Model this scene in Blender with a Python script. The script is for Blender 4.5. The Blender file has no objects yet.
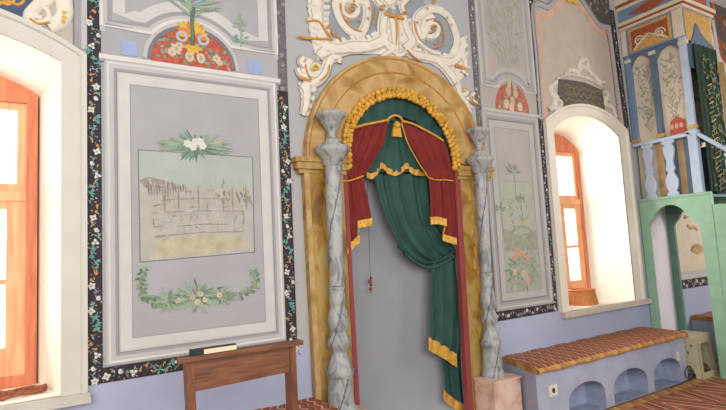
import bpy, bmesh, math, random
from mathutils import Vector, Matrix
from mathutils.geometry import tessellate_polygon
rnd = random.Random(7)
sc = bpy.context.scene
COL = sc.collection
# ------------------------------------------------------------------ camera (solved from the photograph's vanishing points)
F = 510.0; EYE = 1.5; DIST = 3.37
YAW, PITCH, ROLL = 0.5567936, 0.0919672, -0.0532594
fw = Vector((math.sin(YAW)*math.cos(PITCH), math.cos(YAW)*math.cos(PITCH), math.sin(PITCH)))
r0 = Vector((math.cos(YAW), -math.sin(YAW), 0)); u0 = r0.cross(fw)
RT = r0*math.cos(ROLL)+u0*math.sin(ROLL); UP = -r0*math.sin(ROLL)+u0*math.cos(ROLL)
EYEP = Vector((0, -DIST, EYE))
cd = bpy.data.cameras.new('camera'); cam = bpy.data.objects.new('camera', cd); COL.objects.link(cam)
cd.sensor_width = 36.0; cd.lens = 36.0*F/726.0; cd.clip_start = 0.05
M3 = Matrix((RT, UP, -fw)).transposed()
cam.matrix_world = Matrix.Translation(EYEP) @ M3.to_4x4()
sc.camera = cam

def ray(px, py): return fw + RT*((px-363)/F) + UP*((205-py)/F)
def W(px, py, Y=0.0):            # point of the plane Y=const measured in the photograph
    d = ray(px, py); t = (Y+DIST)/d.y; return EYEP + d*t
def WX(px, py, X):               # point of the plane X=const (side of the minbar)
    d = ray(px, py); t = X/d.x; return EYEP + d*t
def depth(p): return (p-EYEP).dot(fw)
def xz(px, py, Y=0.0):
    p = W(px, py, Y); return (p.x, p.z)

# ------------------------------------------------------------------ materials
def lin(c): return tuple(((x/255)/12.92 if x/255 <= .04045 else ((x/255+.055)/1.055)**2.4) for x in c)
MATS = {}
def _new(name):
    m = bpy.data.materials.new(name); m.use_nodes = True
    nt = m.node_tree; b = nt.nodes['Principled BSDF']
    MATS[name] = m; return m, nt, b
def nd(nt, t, **kw):
    n = nt.nodes.new(t)
    for k, v in kw.items(): setattr(n, k, v)
    return n
def plain(name, rgb, rough=.7, vary=.12, scale=14, bump=0, gain=1.0, metal=0, spec=.3):
    m, nt, b = _new(name)
    c = [min(1, x*gain) for x in lin(rgb)]
    tc = nd(nt, 'ShaderNodeTexCoord'); nz = nd(nt, 'ShaderNodeTexNoise')
    nz.inputs['Scale'].default_value = scale; nz.inputs['Detail'].default_value = 5
    nt.links.new(tc.outputs['Object'], nz.inputs['Vector'])
    rp = nd(nt, 'ShaderNodeValToRGB'); e = rp.color_ramp.elements
    e[0].position = .3; e[1].position = .7
    e[0].color = (*[x*(1-vary) for x in c], 1); e[1].color = (*[min(1, x*(1+vary)) for x in c], 1)
    nt.links.new(nz.outputs['Fac'], rp.inputs['Fac']); nt.links.new(rp.outputs['Color'], b.inputs['Base Color'])
    b.inputs['Roughness'].default_value = rough; b.inputs['Metallic'].default_value = metal
    b.inputs['Specular IOR Level'].default_value = spec
    if bump:
        bp = nd(nt, 'ShaderNodeBump'); bp.inputs['Strength'].default_value = bump; bp.inputs['Distance'].default_value = .01
        nt.links.new(nz.outputs['Fac'], bp.inputs['Height']); nt.links.new(bp.outputs['Normal'], b.inputs['Normal'])
    return m
def marble(name, cols, scale=4, dist=2.5, rough=.45, stretch=(1, 1, 1)):
    m, nt, b = _new(name)
    tc = nd(nt, 'ShaderNodeTexCoord'); mp = nd(nt, 'ShaderNodeMapping'); mp.inputs['Scale'].default_value = stretch
    nz = nd(nt, 'ShaderNodeTexNoise'); nz.inputs['Scale'].default_value = scale; nz.inputs['Detail'].default_value = 7
    nz.inputs['Distortion'].default_value = dist
    nt.links.new(tc.outputs['Object'], mp.inputs['Vector']); nt.links.new(mp.outputs['Vector'], nz.inputs['Vector'])
    rp = nd(nt, 'ShaderNodeValToRGB'); el = rp.color_ramp.elements
    while len(el) < len(cols): el.new(.5)
    for i, (p, c) in enumerate(cols): el[i].position = p; el[i].color = (*lin(c), 1)
    nt.links.new(nz.outputs['Fac'], rp.inputs['Fac']); nt.links.new(rp.outputs['Color'], b.inputs['Base Color'])
    b.inputs['Roughness'].default_value = rough
    return m
def mth(nt, op, a, b=None):
    n = nd(nt, 'ShaderNodeMath', operation=op)
    for i, v in enumerate((a, b)):
        if v is None: continue
        if isinstance(v, (int, float)): n.inputs[i].default_value = v
        else: nt.links.new(v, n.inputs[i])
    return n.outputs[0]
def kilim(name, cols, fu, fv, zig, ax=('X', 'Y'), rough=.95):
    """zigzag-banded weave: value = fract(u*fu + zig*pingpong(v*fv))"""
    m, nt, b = _new(name)
    tc = nd(nt, 'ShaderNodeTexCoord'); sp = nd(nt, 'ShaderNodeSeparateXYZ'); nt.links.new(tc.outputs['Object'], sp.inputs[0])
    nz = nd(nt, 'ShaderNodeTexNoise'); nz.inputs['Scale'].default_value = 7; nt.links.new(tc.outputs['Object'], nz.inputs['Vector'])
    u = mth(nt, 'MULTIPLY', sp.outputs[ax[0]], fu); v = mth(nt, 'MULTIPLY', sp.outputs[ax[1]], fv)
    pp = mth(nt, 'MULTIPLY', mth(nt, 'PINGPONG', v, .5), zig)
    s = mth(nt, 'FRACT', mth(nt, 'ADD', mth(nt, 'ADD', u, pp), mth(nt, 'MULTIPLY', nz.outputs['Fac'], .18)))
    rp = nd(nt, 'ShaderNodeValToRGB'); rp.color_ramp.interpolation = 'CONSTANT'; el = rp.color_ramp.elements
    while len(el) < len(cols): el.new(.5)
    for i, (p, c) in enumerate(cols): el[i].position = p; el[i].color = (*lin(c), 1)
    nt.links.new(s, rp.inputs['Fac'])
    n2 = nd(nt, 'ShaderNodeTexNoise'); n2.inputs['Scale'].default_value = 60; nt.links.new(tc.outputs['Object'], n2.inputs['Vector'])
    mx = nd(nt, 'ShaderNodeMixRGB', blend_type='MULTIPLY'); mx.inputs['Fac'].default_value = .5
    nt.links.new(rp.outputs['Color'], mx.inputs['Color1']); nt.links.new(n2.outputs['Fac'], mx.inputs['Color2'])
    nt.links.new(mx.outputs['Color'], b.inputs['Base Color']); b.inputs['Roughness'].default_value = rough
    return m
def wood(name, a, c, scale=6, axis='X', rough=.55):
    m, nt, b = _new(name)
    tc = nd(nt, 'ShaderNodeTexCoord'); mp = nd(nt, 'ShaderNodeMapping')
    mp.inputs['Scale'].default_value = {'X': (1, 9, 9), 'Z': (9, 9, 1)}[axis]
    nz = nd(nt, 'ShaderNodeTexNoise'); nz.inputs['Scale'].default_value = scale; nz.inputs['Detail'].default_value = 6
    nt.links.new(tc.outputs['Object'], mp.inputs['Vector']); nt.links.new(mp.outputs['Vector'], nz.inputs['Vector'])
    rp = nd(nt, 'ShaderNodeValToRGB'); e = rp.color_ramp.elements
    e[0].position = .32; e[0].color = (*lin(a), 1); e[1].position = .68; e[1].color = (*lin(c), 1)
    nt.links.new(nz.outputs['Fac'], rp.inputs['Fac']); nt.links.new(rp.outputs['Color'], b.inputs['Base Color'])
    b.inputs['Roughness'].default_value = rough
    return m

G = 1.0
m_white = plain('painted_white', (204, 201, 198), vary=.06, scale=5)
m_band = plain('panel_white_band', (194, 192, 190), vary=.05, scale=6)
m_light = plain('panel_light_grey', (180, 178, 179), vary=.05, scale=6)
m_grey = plain('panel_grey', (162, 161, 164), vary=.06, scale=3)
m_greyw = plain('panel_grey_warm_lit', (171, 163, 157), vary=.06, scale=3)  # right-bay copies of the panel paints, warmer light put into the colour
m_whitew = plain('painted_white_warm_lit', (183, 180, 176), vary=.06, scale=5)
m_bandw = plain('panel_white_band_warm_lit', (176, 172, 168), vary=.05, scale=6)
m_lightw = plain('panel_light_grey_warm_lit', (165, 161, 159), vary=.05, scale=6)
m_creamw = plain('casing_cream_warm_lit', (222, 213, 198), vary=.04, scale=4, rough=.5)  # right window copies of casing and sill, warm light in the colour
m_sillw = plain('sill_stone_warm_lit', (192, 180, 168), vary=.1, scale=12)
m_dusty = plain('petal_dusty_pink', (206, 178, 154), vary=.12, scale=60)
m_sea = plain('landscape_faded_green', (166, 168, 154), vary=.06, scale=9)
m_moss = plain('landscape_moss', (146, 150, 130), vary=.12, scale=14)
m_stuccod = plain('rococo_beige', (204, 194, 180), vary=.12, scale=18, bump=.2)
m_lunettew = plain('lunette_faded_red', (176, 98, 80), vary=.25, scale=40)
m_orange_d = wood('window_frame_wood', (190, 100, 64), (216, 130, 88), 4, 'Z')
m_board = plain('board_lilac_grey', (214, 208, 214), vary=.04, scale=3)
m_mid = plain('panel_mid_grey', (150, 147, 152), vary=.06, scale=8)
m_dark = plain('panel_dark_grey', (117, 113, 120), vary=.08, scale=9)
m_blue = plain('panel_blue_square', (147, 163, 199), vary=.05)
m_black = plain('border_black', (50, 43, 50), vary=.25, scale=30)
m_bgrey = plain('border_worn_grey', (104, 98, 100), vary=.35, scale=40)
m_lunette = plain('lunette_red', (178, 86, 70), vary=.25, scale=40)
m_teal = plain('leaf_teal', (96, 150, 138), vary=.2, scale=50)
m_leaf = plain('leaf_green', (120, 140, 116), vary=.25, scale=60)
m_leafd = plain('leaf_dark_green', (94, 118, 98), vary=.25, scale=60)
m_pale = plain('leaf_pale_green', (148, 160, 142), vary=.12, scale=60)
m_bush = plain('leaf_faded', (166, 164, 148), vary=.1, scale=60)
m_petal = plain('petal_white', (206, 203, 196), vary=.06, scale=60)
m_yel = plain('petal_yellow', (204, 166, 70), vary=.15, scale=60)
m_org = plain('bud_orange', (196, 128, 70), vary=.15, scale=60)
m_pink = plain('petal_pink', (206, 150, 136), vary=.15, scale=60)
m_light_ = m_petal; PETAL, TEAL, ORG, YEL, LEAF, PALE = m_petal, m_teal, m_org, m_yel, m_leaf, m_pale
m_sky = plain('landscape_sky', (166, 172, 168), vary=.06, scale=6)
m_ruin = plain('landscape_pale_ground', (172, 168, 160), vary=.1, scale=14)
m_ochre = plain('landscape_ochre', (176, 168, 142), vary=.16, scale=14)
m_sketch = plain('landscape_brown_stroke', (146, 138, 126), vary=.15, scale=30)
m_sketchd = plain('landscape_dark_stroke', (124, 119, 116), vary=.2, scale=30)
m_cream = plain('casing_cream', (199, 195, 186), vary=.04, scale=4, rough=.5)
m_reveal = plain('reveal_white', (244, 240, 228), vary=.03, scale=3)
m_sill = plain('sill_stone', (185, 182, 171), vary=.1, scale=12)
m_orange = wood('window_wood', (224, 150, 104), (242, 182, 134), 4, 'Z')
m_yellow = marble('yellow_marble', [(.28, (124, 88, 41)), (.42, (168, 132, 72)), (.52, (188, 157, 102)), (.6, (179, 139, 91)), (.74, (153, 112, 43))], 4.5, .5, .5)
m_yellow2 = marble('yellow_marble_deep', [(.28, (104, 70, 23)), (.4, (150, 110, 38)), (.5, (173, 144, 84)), (.6, (162, 130, 68)), (.72, (139, 98, 26))], 6, .9, .5, (1, 1, .55))
m_ytrim = plain('yellow_moulding', (182, 132, 66), vary=.15, scale=20)
m_greym = marble('grey_marble', [(.3, (94, 95, 102)), (.42, (136, 138, 139)), (.55, (165, 167, 165)), (.75, (126, 129, 133))], 9, 2.2, .45, (1, 1, .45))
m_vein = plain('grey_marble_vein', (112, 108, 118), vary=.3, scale=24)
m_pinkm = marble('pink_marble', [(.3, (180, 134, 116)), (.47, (216, 180, 160)), (.62, (226, 198, 180)), (.8, (196, 150, 132))], 3.5, 2.0, .5)
m_niche = plain('niche_grey', (143, 145, 151), vary=.04, scale=2.5, rough=.6)
m_red = plain('curtain_red', (116, 32, 28), vary=.2, scale=9, rough=.75)
m_redj = plain('jamb_red', (142, 66, 66), vary=.1, scale=9, rough=.7)
m_green = plain('curtain_green', (42, 76, 69), vary=.2, scale=9, rough=.75)
m_greend = plain('curtain_dark_green', (36, 66, 62), vary=.2, scale=9, rough=.75)
m_gold = plain('gold_fringe', (206, 156, 58), vary=.35, scale=45, rough=.5)
m_goldd = plain('gold_trim', (196, 146, 62), vary=.2, scale=30, rough=.5)
m_stucco = plain('scroll_stucco_white', (216, 208, 195), vary=.08, scale=18, bump=.25)
m_crease = plain('scroll_shading', (178, 166, 152), vary=.1, scale=20)
m_shade = plain('painted_shade_line', (118, 114, 118), vary=.1, scale=20)
m_ogold = plain('scroll_gold_line', (196, 138, 64), vary=.2, scale=30)
m_scrollbg = plain('scroll_blue_grey', (142, 148, 158), vary=.08, scale=8)
m_lilac = plain('dado_lilac', (170, 172, 204), vary=.06, scale=4)
m_benchl = plain('bench_lilac', (164, 167, 188), vary=.1, scale=6)
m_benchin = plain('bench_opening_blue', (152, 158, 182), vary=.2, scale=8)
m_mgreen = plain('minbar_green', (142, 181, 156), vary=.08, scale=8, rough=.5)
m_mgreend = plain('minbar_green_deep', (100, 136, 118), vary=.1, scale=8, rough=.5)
m_mblue = plain('minbar_blue', (114, 136, 164), vary=.1, scale=9)
m_mblued = plain('minbar_slate_blue', (92, 108, 128), vary=.1, scale=9)
m_mpale = plain('minbar_pale_blue', (174, 188, 208), vary=.07, scale=9)
m_mcream = plain('minbar_cream', (206, 192, 170), vary=.08, scale=9)
m_mtan = plain('minbar_tan', (184, 152, 112), vary=.12, scale=9)
m_mgold = plain('minbar_gold', (188, 148, 86), vary=.2, scale=25)
m_mbrown = plain('minbar_brown_red', (152, 78, 48), vary=.2, scale=25)
m_peach = plain('cartouche_peach', (200, 162, 142), vary=.1, scale=9)
m_pbeige = plain('cartouche_beige', (180, 168, 155), vary=.08, scale=6)
m_slate = plain('cartouche_slate', (92, 84, 78), vary=.15, scale=20)
m_navy = plain('cartouche_navy', (70, 82, 112), vary=.15, scale=20)
m_dgold = plain('faded_gold_script', (138, 114, 72), vary=.2, scale=30)
m_drab = plain('dark_floral_ground', (84, 78, 74), vary=.3, scale=30)
m_banner = plain('banner_dark_green', (44, 60, 48), vary=.25, scale=20, rough=.8)
m_bgold = plain('banner_gold_thread', (112, 110, 66), vary=.25, scale=40, rough=.7)
m_stand = wood('stand_wood', (85, 51, 32), (135, 84, 55), 7, 'X')
m_standz = wood('stand_wood_upright', (87, 51, 32), (139, 84, 52), 7, 'Z')
m_book = plain('book_dark_green', (40, 50, 48), vary=.15)
m_page = plain('book_pages', (222, 204, 178), vary=.08, scale=60)
m_plastic = plain('stool_cream_plastic', (186, 178, 146), vary=.04, rough=.4)
m_socket = plain('socket_white', (214, 208, 198), vary=.03, rough=.4)
m_hole = plain('socket_hole', (60, 56, 56), vary=.1)
m_wire = plain('cable_dark', (70, 66, 74), vary=.1)
m_bead = plain('bead_red_brown', (132, 66, 60), vary=.2)
m_basket = wood('basket_wicker', (178, 104, 58), (206, 134, 80), 12, 'X', .8)
m_cloth = plain('folded_rug', (140, 82, 58), vary=.5, scale=40, rough=.9)
m_carpet = kilim('bench_kilim', [(0, (168, 94, 68)), (.3, (123, 70, 61)), (.42, (219, 156, 109)), (.52, (184, 81, 66)), (.72, (144, 89, 76)), (.86, (243, 194, 138))], 9.0, 9.0, .55)
m_cedge = kilim('bench_kilim_edge', [(0, (206, 150, 84)), (.5, (222, 170, 104)), (.78, (196, 128, 74))], 5.0, 3.0, 1.0)
m_floorc = kilim('floor_kilim', [(0, (191, 105, 79)), (.3, (122, 69, 59)), (.38, (240, 199, 152)), (.46, (160, 85, 67)), (.72, (209, 124, 91)), (.84, (117, 77, 69)), (.9, (230, 186, 143))], 1.6, 1.7, 2.6, ('Y', 'X'))
m_floor = wood('floor_boards', (96, 66, 52), (128, 88, 66), 3, 'X')
m_room = plain('plaster_room', (200, 198, 200), vary=.05, scale=3)
# glass
mg, nt, b = _new('window_glass')
tr = nd(nt, 'ShaderNodeBsdfTransparent'); gl = nd(nt, 'ShaderNodeBsdfGlossy'); gl.inputs['Roughness'].default_value = .05
ms = nd(nt, 'ShaderNodeMixShader'); ms.inputs[0].default_value = .06
nt.links.new(tr.outputs[0], ms.inputs[1]); nt.links.new(gl.outputs[0], ms.inputs[2])
nt.links.new(ms.outputs[0], nt.nodes['Material Output'].inputs['Surface'])
# wall: grey plaster above, lilac dado below
mw, nt, b = _new('wall_plaster')
geo = nd(nt, 'ShaderNodeNewGeometry'); sp = nd(nt, 'ShaderNodeSeparateXYZ'); nt.links.new(geo.outputs['Position'], sp.inputs[0])
nz = nd(nt, 'ShaderNodeTexNoise'); nz.inputs['Scale'].default_value = 2.2; nz.inputs['Detail'].default_value = 6; nt.links.new(geo.outputs['Position'], nz.inputs['Vector'])
def ramp2(nt, fac, a, c):
    rp = nd(nt, 'ShaderNodeValToRGB'); e = rp.color_ramp.elements; e[0].position = .3; e[1].position = .7
    e[0].color = (*lin(a), 1); e[1].color = (*lin(c), 1); nt.links.new(fac, rp.inputs['Fac']); return rp.outputs['Color']
up = ramp2(nt, nz.outputs['Fac'], (162, 163, 166), (172, 171, 172)); lo = ramp2(nt, nz.outputs['Fac'], (160, 166, 194), (170, 176, 202))
st = mth(nt, 'GREATER_THAN', sp.outputs['Z'], .84)
mx = nd(nt, 'ShaderNodeMixRGB'); nt.links.new(st, mx.inputs['Fac']); nt.links.new(lo, mx.inputs['Color1']); nt.links.new(up, mx.inputs['Color2'])
nt.links.new(mx.outputs['Color'], b.inputs['Base Color']); b.inputs['Roughness'].default_value = .7

# ------------------------------------------------------------------ mesh builder
class MB:
    def __init__(s): s.v = []; s.f = []; s.mi = []; s.mats = []; s.sm = []
    def m(s, mat):
        if mat not in s.mats: s.mats.append(mat)
        return s.mats.index(mat)
    def face(s, pts, mat, smooth=False):
        i = len(s.v); s.v += [Vector(p) for p in pts]; s.f.append(list(range(i, i+len(pts)))); s.mi.append(s.m(mat)); s.sm.append(smooth)
    def grid(s, rows, mat, closed=False, smooth=True):
        i = len(s.v); n = len(rows[0])
        for r in rows: s.v += [Vector(p) for p in r]
        for a in range(len(rows)-1):
            for c in range(n if closed else n-1):
                d = (c+1) % n
                s.f.append([i+a*n+c, i+a*n+d, i+(a+1)*n+d, i+(a+1)*n+c]); s.mi.append(s.m(mat)); s.sm.append(smooth)
    def xzslab(s, pts, Y, mat, th=.003):     # pts (x,z) facing the room, front at Y, back at Y+th
        if sum(a[0]*b[1]-b[0]*a[1] for a, b in zip(pts, pts[1:]+pts[:1])) < 0: pts = pts[::-1]
        fr = [Vector((x, Y, z)) for x, z in pts]; s.face(fr, mat)
        if th:
            bk = [p+Vector((0, th, 0)) for p in fr]; n = len(fr)
            for a in range(n): s.face([fr[a], bk[a], bk[(a+1) % n], fr[(a+1) % n]], mat)
    def slab(s, pxs, Y, mat, th=.003): s.xzslab([xz(x, y, Y) for x, y in pxs], Y, mat, th)
    def prism(s, pts, vec, mat):             # closed prism
        vec = Vector(vec); a = [Vector(p) for p in pts]; c = [p+vec for p in a]; n = len(a)
        s.face(a, mat); s.face(c[::-1], mat)
        for k in range(n): s.face([a[k], a[(k+1) % n], c[(k+1) % n], c[k]], mat)
    def box(s, x0, x1, y0, y1, z0, z1, mat):
        s.prism([(x0, y0, z0), (x1, y0, z0), (x1, y0, z1), (x0, y0, z1)], (0, y1-y0, 0), mat)
    def band(s, pts, w, Y, mat, th=.003, closed=False):    # flat strip following (x,z) points, w width or list
        n = len(pts); L = []; R = []
        for k in range(n):
            a = pts[(k-1) % n] if (closed or k > 0) else pts[k]; c = pts[(k+1) % n] if (closed or k < n-1) else pts[k]
            tx, tz = c[0]-a[0], c[1]-a[1]; l = math.hypot(tx, tz) or 1
            ww = (w[k] if isinstance(w, (list, tuple)) else w)/2
            L.append((pts[k][0]-tz/l*ww, pts[k][1]+tx/l*ww)); R.append((pts[k][0]+tz/l*ww, pts[k][1]-tx/l*ww))
        rows = [[(x, Y+th, z) for x, z in L], [(x, Y, z) for x, z in L], [(x, Y, z) for x, z in R], [(x, Y+th, z) for x, z in R]]
        if closed: rows = [r+[r[0]] for r in rows]
        s.grid(rows, mat, smooth=False)
    def relief(s, pts, w, Y, mat, h=.02, seg=6):           # rounded stucco ribbon, h height toward the room
        n = len(pts); rows = []
        for k in range(n):
            a = pts[max(0, k-1)]; c = pts[min(n-1, k+1)]; tx, tz = c[0]-a[0], c[1]-a[1]; l = math.hypot(tx, tz) or 1
            ww = (w[k] if isinstance(w, (list, tuple)) else w)/2; row = []
            for j in range(seg+1):
                t = math.pi*j/seg; o = math.cos(t)*ww
                row.append((pts[k][0]-tz/l*o, Y-math.sin(t)*min(h, ww*1.1), pts[k][1]+tx/l*o))
            rows.append(row)
        s.grid(rows, mat)
    def tube(s, path, r, mat, n=8, cap=True):
        P = [Vector(p) for p in path]; rows = []
        for k in range(len(P)):
            t = (P[min(k+1, len(P)-1)]-P[max(k-1, 0)]).normalized(); a = t.orthogonal().normalized()
            if k and abs((pa - t*pa.dot(t)).length) > 1e-4: a = (pa - t*pa.dot(t)).normalized()
            pa = a; c = t.cross(a); rr = r[k] if isinstance(r, (list, tuple)) else r
            rows.append([P[k]+(a*math.cos(2*math.pi*j/n)+c*math.sin(2*math.pi*j/n))*rr for j in range(n)])
        s.grid(rows, mat, closed=True)
        if cap: s.face(rows[0], mat); s.face(rows[-1], mat)
    def lathe(s, prof, axis, mat, n=24, twist=None, wob=0, vein=None):   # prof [(z,r)], axis(z)->(x,y)
        rows = []
        for z, r in prof:
            cx, cy = axis(z); row = []
            for j in range(n):
                t = 2*math.pi*j/n; rr = r*(1+wob*math.sin(twist[0]*t+twist[1]*z)) if twist else r
                row.append((cx+rr*math.cos(t), cy+rr*math.sin(t), z))
            rows.append(row)
        s.grid(rows, mat, closed=True)
        s.face(rows[0], mat); s.face(rows[-1], mat)
    def build(s, name, parent=None, kind=None):
        me = bpy.data.meshes.new(name); o = Vector((0, 0, 0))
        q = parent
        while q is not None: o += q.location; q = q.parent
        me.from_pydata([tuple(p-o) for p in s.v], [], s.f)
        for m in s.mats: me.materials.append(m)
        me.polygons.foreach_set('material_index', s.mi); me.polygons.foreach_set('use_smooth', s.sm); me.update()
        bm = bmesh.new(); bm.from_mesh(me); bmesh.ops.recalc_face_normals(bm, faces=bm.faces); bm.to_mesh(me); bm.free()
        ob = bpy.data.objects.new(name, me); COL.objects.link(ob)
        if parent is not None: ob.parent = parent
        if kind: ob['kind'] = kind
        return ob
def thing(name, label, cat, loc, group=None):
    o = bpy.data.objects.new(name, None); COL.objects.link(o); o.location = loc; o.empty_display_size = .1
    o['label'] = label; o['category'] = cat
    if group: o['group'] = group
    return o
def tag(o, label, cat, group=None):
    o['label'] = label; o['category'] = cat
    if group: o['group'] = group
    return o
def cat_rom(p, n=6):
    out = []
    for i in range(len(p)-1):
        a, b_, c, d = p[max(i-1, 0)], p[i], p[i+1], p[min(i+2, len(p)-1)]
        for k in range(n):
            t = k/n
            out.append(tuple(.5*(2*b_[j]+(c[j]-a[j])*t+(2*a[j]-5*b_[j]+4*c[j]-d[j])*t*t+(3*b_[j]-a[j]-3*c[j]+d[j])*t**3) for j in range(len(b_))))
    out.append(tuple(p[-1])); return out
def curve(pxs, Y=0, n=5): return [xz(x, y, Y) for x, y in cat_rom(pxs, n)]
# paint shapes
def leaf(mb, x, z, L, ang, w, Y, mat):
    c, s = math.cos(ang), math.sin(ang); Y -= .0012*rnd.random()
    pts = [(0, 0), (.3, .5), (.65, .42), (1, 0), (.65, -.42), (.3, -.5)]
    mb.face([(x+(a*L)*c-(b_*w)*s, Y, z+(a*L)*s+(b_*w)*c) for a, b_ in pts], mat)
def disc(mb, x, z, rx, rz, Y, mat, n=10):
    Y -= .0012+.0006*rnd.random()
    mb.face([(x+rx*math.cos(2*math.pi*k/n), Y, z+rz*math.sin(2*math.pi*k/n)) for k in range(n)], mat)
def flower(mb, x, z, r, Y, mat, mc, n=5):
    a0 = rnd.random()*6
    for k in range(n):
        a = a0+2*math.pi*k/n; leaf(mb, x, z, r, a, r*.75, Y, mat)
    disc(mb, x, z, r*.28, r*.28, Y-.0008, mc, 7)
def spray(mb, x, z, R, n, Y, mats, a0=0, a1=2*math.pi, w=.3, sq=1):
    for k in range(n):
        a = a0+(a1-a0)*(k+rnd.random())/n; d = R*rnd.uniform(.0, .45)
        leaf(mb, x+d*math.cos(a), z+sq*d*math.sin(a), R*rnd.uniform(.4, .75)*math.hypot(math.cos(a), sq*math.sin(a)), math.atan2(sq*math.sin(a), math.cos(a))+rnd.uniform(-.3, .3), R*w*rnd.uniform(.3, .6), Y-.0004*rnd.random(), rnd.choice(mats))
def garland(mb, pts, size, Y, mats, dens=2):
    for k in range(len(pts)-1):
        (x, z), (x2, z2) = pts[k], pts[k+1]; a = math.atan2(z2-z, x2-x)
        for j in range(dens):
            t = rnd.random(); leaf(mb, x+(x2-x)*t, z+(z2-z)*t, size*rnd.uniform(.6, 1.1), a+rnd.choice((1, -1))*rnd.uniform(.3, 1.4), size*rnd.uniform(.25, .45), Y-.0005*rnd.random(), rnd.choice(mats))
def border_flowers(mb, p0, p1, w, Y, step=.036, fade=False, mono=False):
    m_petal, m_teal, m_org, m_yel, m_leaf, m_pale = (m_light_, m_mid, m_dark, m_mid, m_bgrey, m_light) if mono else (PETAL, TEAL, ORG, YEL, LEAF, PALE)
    """painted vine of little flowers along a strip, p0,p1 (x,z) centre line"""
    L = math.hypot(p1[0]-p0[0], p1[1]-p0[1]); n = int(L/step); tx, tz = (p1[0]-p0[0])/L, (p1[1]-p0[1])/L
    for k in range(n):
        s = (k+.5)*step; o = math.sin(k*1.3)*w*.22+rnd.uniform(-.1, .1)*w
        x, z = p0[0]+tx*s-tz*o, p0[1]+tz*s+tx*o; q = (k*7) % 11
        if fade:
            (flower(mb, x, z, w*.24, Y, m_mid, m_dark) if q in (0, 2, 5) else leaf(mb, x, z, w*.5, rnd.random()*6, w*.2, Y, m_dark)); continue
        if q in (0, 6): flower(mb, x, z, w*.30, Y, m_petal, m_pale, rnd.choice((3, 4, 5)))
        elif q == 3: disc(mb, x, z, w*.13, w*.18, Y, m_petal, 9); disc(mb, x+w*.1, z-w*.06, w*.1, w*.12, Y, m_light, 8)
        elif q in (1, 4, 8):
            for j in range(5): leaf(mb, x, z, w*rnd.uniform(.25, .42), rnd.random()*6.28, w*.13, Y, m_teal)
        elif q in (2, 9): disc(mb, x, z, w*.10, w*.12, Y, m_org, 7); leaf(mb, x, z, w*.32, rnd.random()*6, w*.1, Y, m_pale)
        else:
            for j in range(4): leaf(mb, x, z, w*rnd.uniform(.2, .34), rnd.random()*6.28, w*.1, Y, rnd.choice((m_pale, m_dark, m_teal)))
        for j in range(4):
            leaf(mb, x+rnd.uniform(-.4, .4)*w, z+rnd.uniform(-.45, .45)*w, w*rnd.uniform(.12, .26), rnd.random()*6, w*.08, Y, rnd.choice((m_yel, m_org, m_teal, m_pale, m_light, m_dark, m_bgrey, m_leaf)))
def rect_rings(mb, q, rings, Y):
    """q four (x,z) corners BL BR TR TL; rings [(inset, mat, raise)] painted mouldings from the outside inward"""
    cx = sum(p[0] for p in q)/4; cz = sum(p[1] for p in q)/4
    def ins(d): return [(p[0]+(d if p[0] < cx else -d), p[1]+(d if p[1] < cz else -d)) for p in q]
    for (d0, mat, y0), (d1, _, y1) in zip(rings[:-1], rings[1:]):
        a, b_ = ins(d0), ins(d1)
        for k in range(4):
            j = (k+1) % 4
            mb.face([(a[k][0], Y+y0, a[k][1]), (a[j][0], Y+y0, a[j][1]), (b_[j][0], Y+y1, b_[j][1]), (b_[k][0], Y+y1, b_[k][1])], mat)
    e = q
    for k in range(4):
        j = (k+1) % 4; mb.face([(e[k][0], Y+rings[0][2], e[k][1]), (e[j][0], Y+rings[0][2], e[j][1]), (e[j][0], 0, e[j][1]), (e[k][0], 0, e[k][1])], rings[0][1])
    return ins(rings[-1][0])

# ------------------------------------------------------------------ room shell
XL, XR, YB, ZT = -4.0, 9.6, -7.0, 4.9
LW = (-1.21, .066, .80, 2.70, 2.86)       # opening x0,x1,sill z,spring z,apex z
RW = (4.455, 5.62, .80, 2.66, 2.86)
SPL, REV = .12, .5                        # splay and depth of the reveals
def arch_open(w, inset=0, drop=0, n=14):
    x0, x1, z0, zs, za = w; x0 += inset; x1 -= inset; zs -= drop; za -= drop
    c = (x0+x1)/2; h = (x1-x0)/2; s = za-zs; R = (h*h+s*s)/(2*s); a = math.asin(h/R)
    top = [(c+R*math.sin(t), za-R+R*math.cos(t)) for t in [a-2*a*k/n for k in range(n+1)]]
    return [(x0, z0), (x1, z0)]+top
NI = dict(x0=1.925, x1=3.05, c=2.4875, R=.5625, zs=2.24)
niche_hole = [(1.925, .02), (3.05, .02)]+[(NI['c']+NI['R']*math.cos(math.pi*k/16), NI['zs']+NI['R']*math.sin(math.pi*k/16)) for k in range(17)]
outer = [(XL, 0), (XR, 0), (XR, ZT), (XL, ZT)]
loops = [[Vector((x, z, 0)) for x, z in l] for l in (outer, arch_open(LW), arch_open(RW), niche_hole)]
flat = [p for l in loops for p in l]
mb = MB()
for t in tessellate_polygon(loops): mb.face([(flat[i].x, 0, flat[i].y) for i in t], mw)
mb.build('wall_back', kind='structure')
def wallquad(name, pts, mat):
    mb = MB(); mb.face(pts, mat); mb.build(name, kind='structure')
wallquad('floor', [(XL, YB, 0), (XR, YB, 0), (XR, 0, 0), (XL, 0, 0)], m_floor)
wallquad('ceiling', [(XL, YB, ZT), (XR, YB, ZT), (XR, 0, ZT), (XL, 0, ZT)], m_room)
wallquad('wall_left', [(XL, YB, 0), (XL, 0, 0), (XL, 0, ZT), (XL, YB, ZT)], m_room)
wallquad('wall_right', [(XR, YB, 0), (XR, 0, 0), (XR, 0, ZT), (XR, YB, ZT)], m_room)
wallquad('wall_front', [(XL, YB, 0), (XR, YB, 0), (XR, YB, ZT), (XL, YB, ZT)], m_room)

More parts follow.
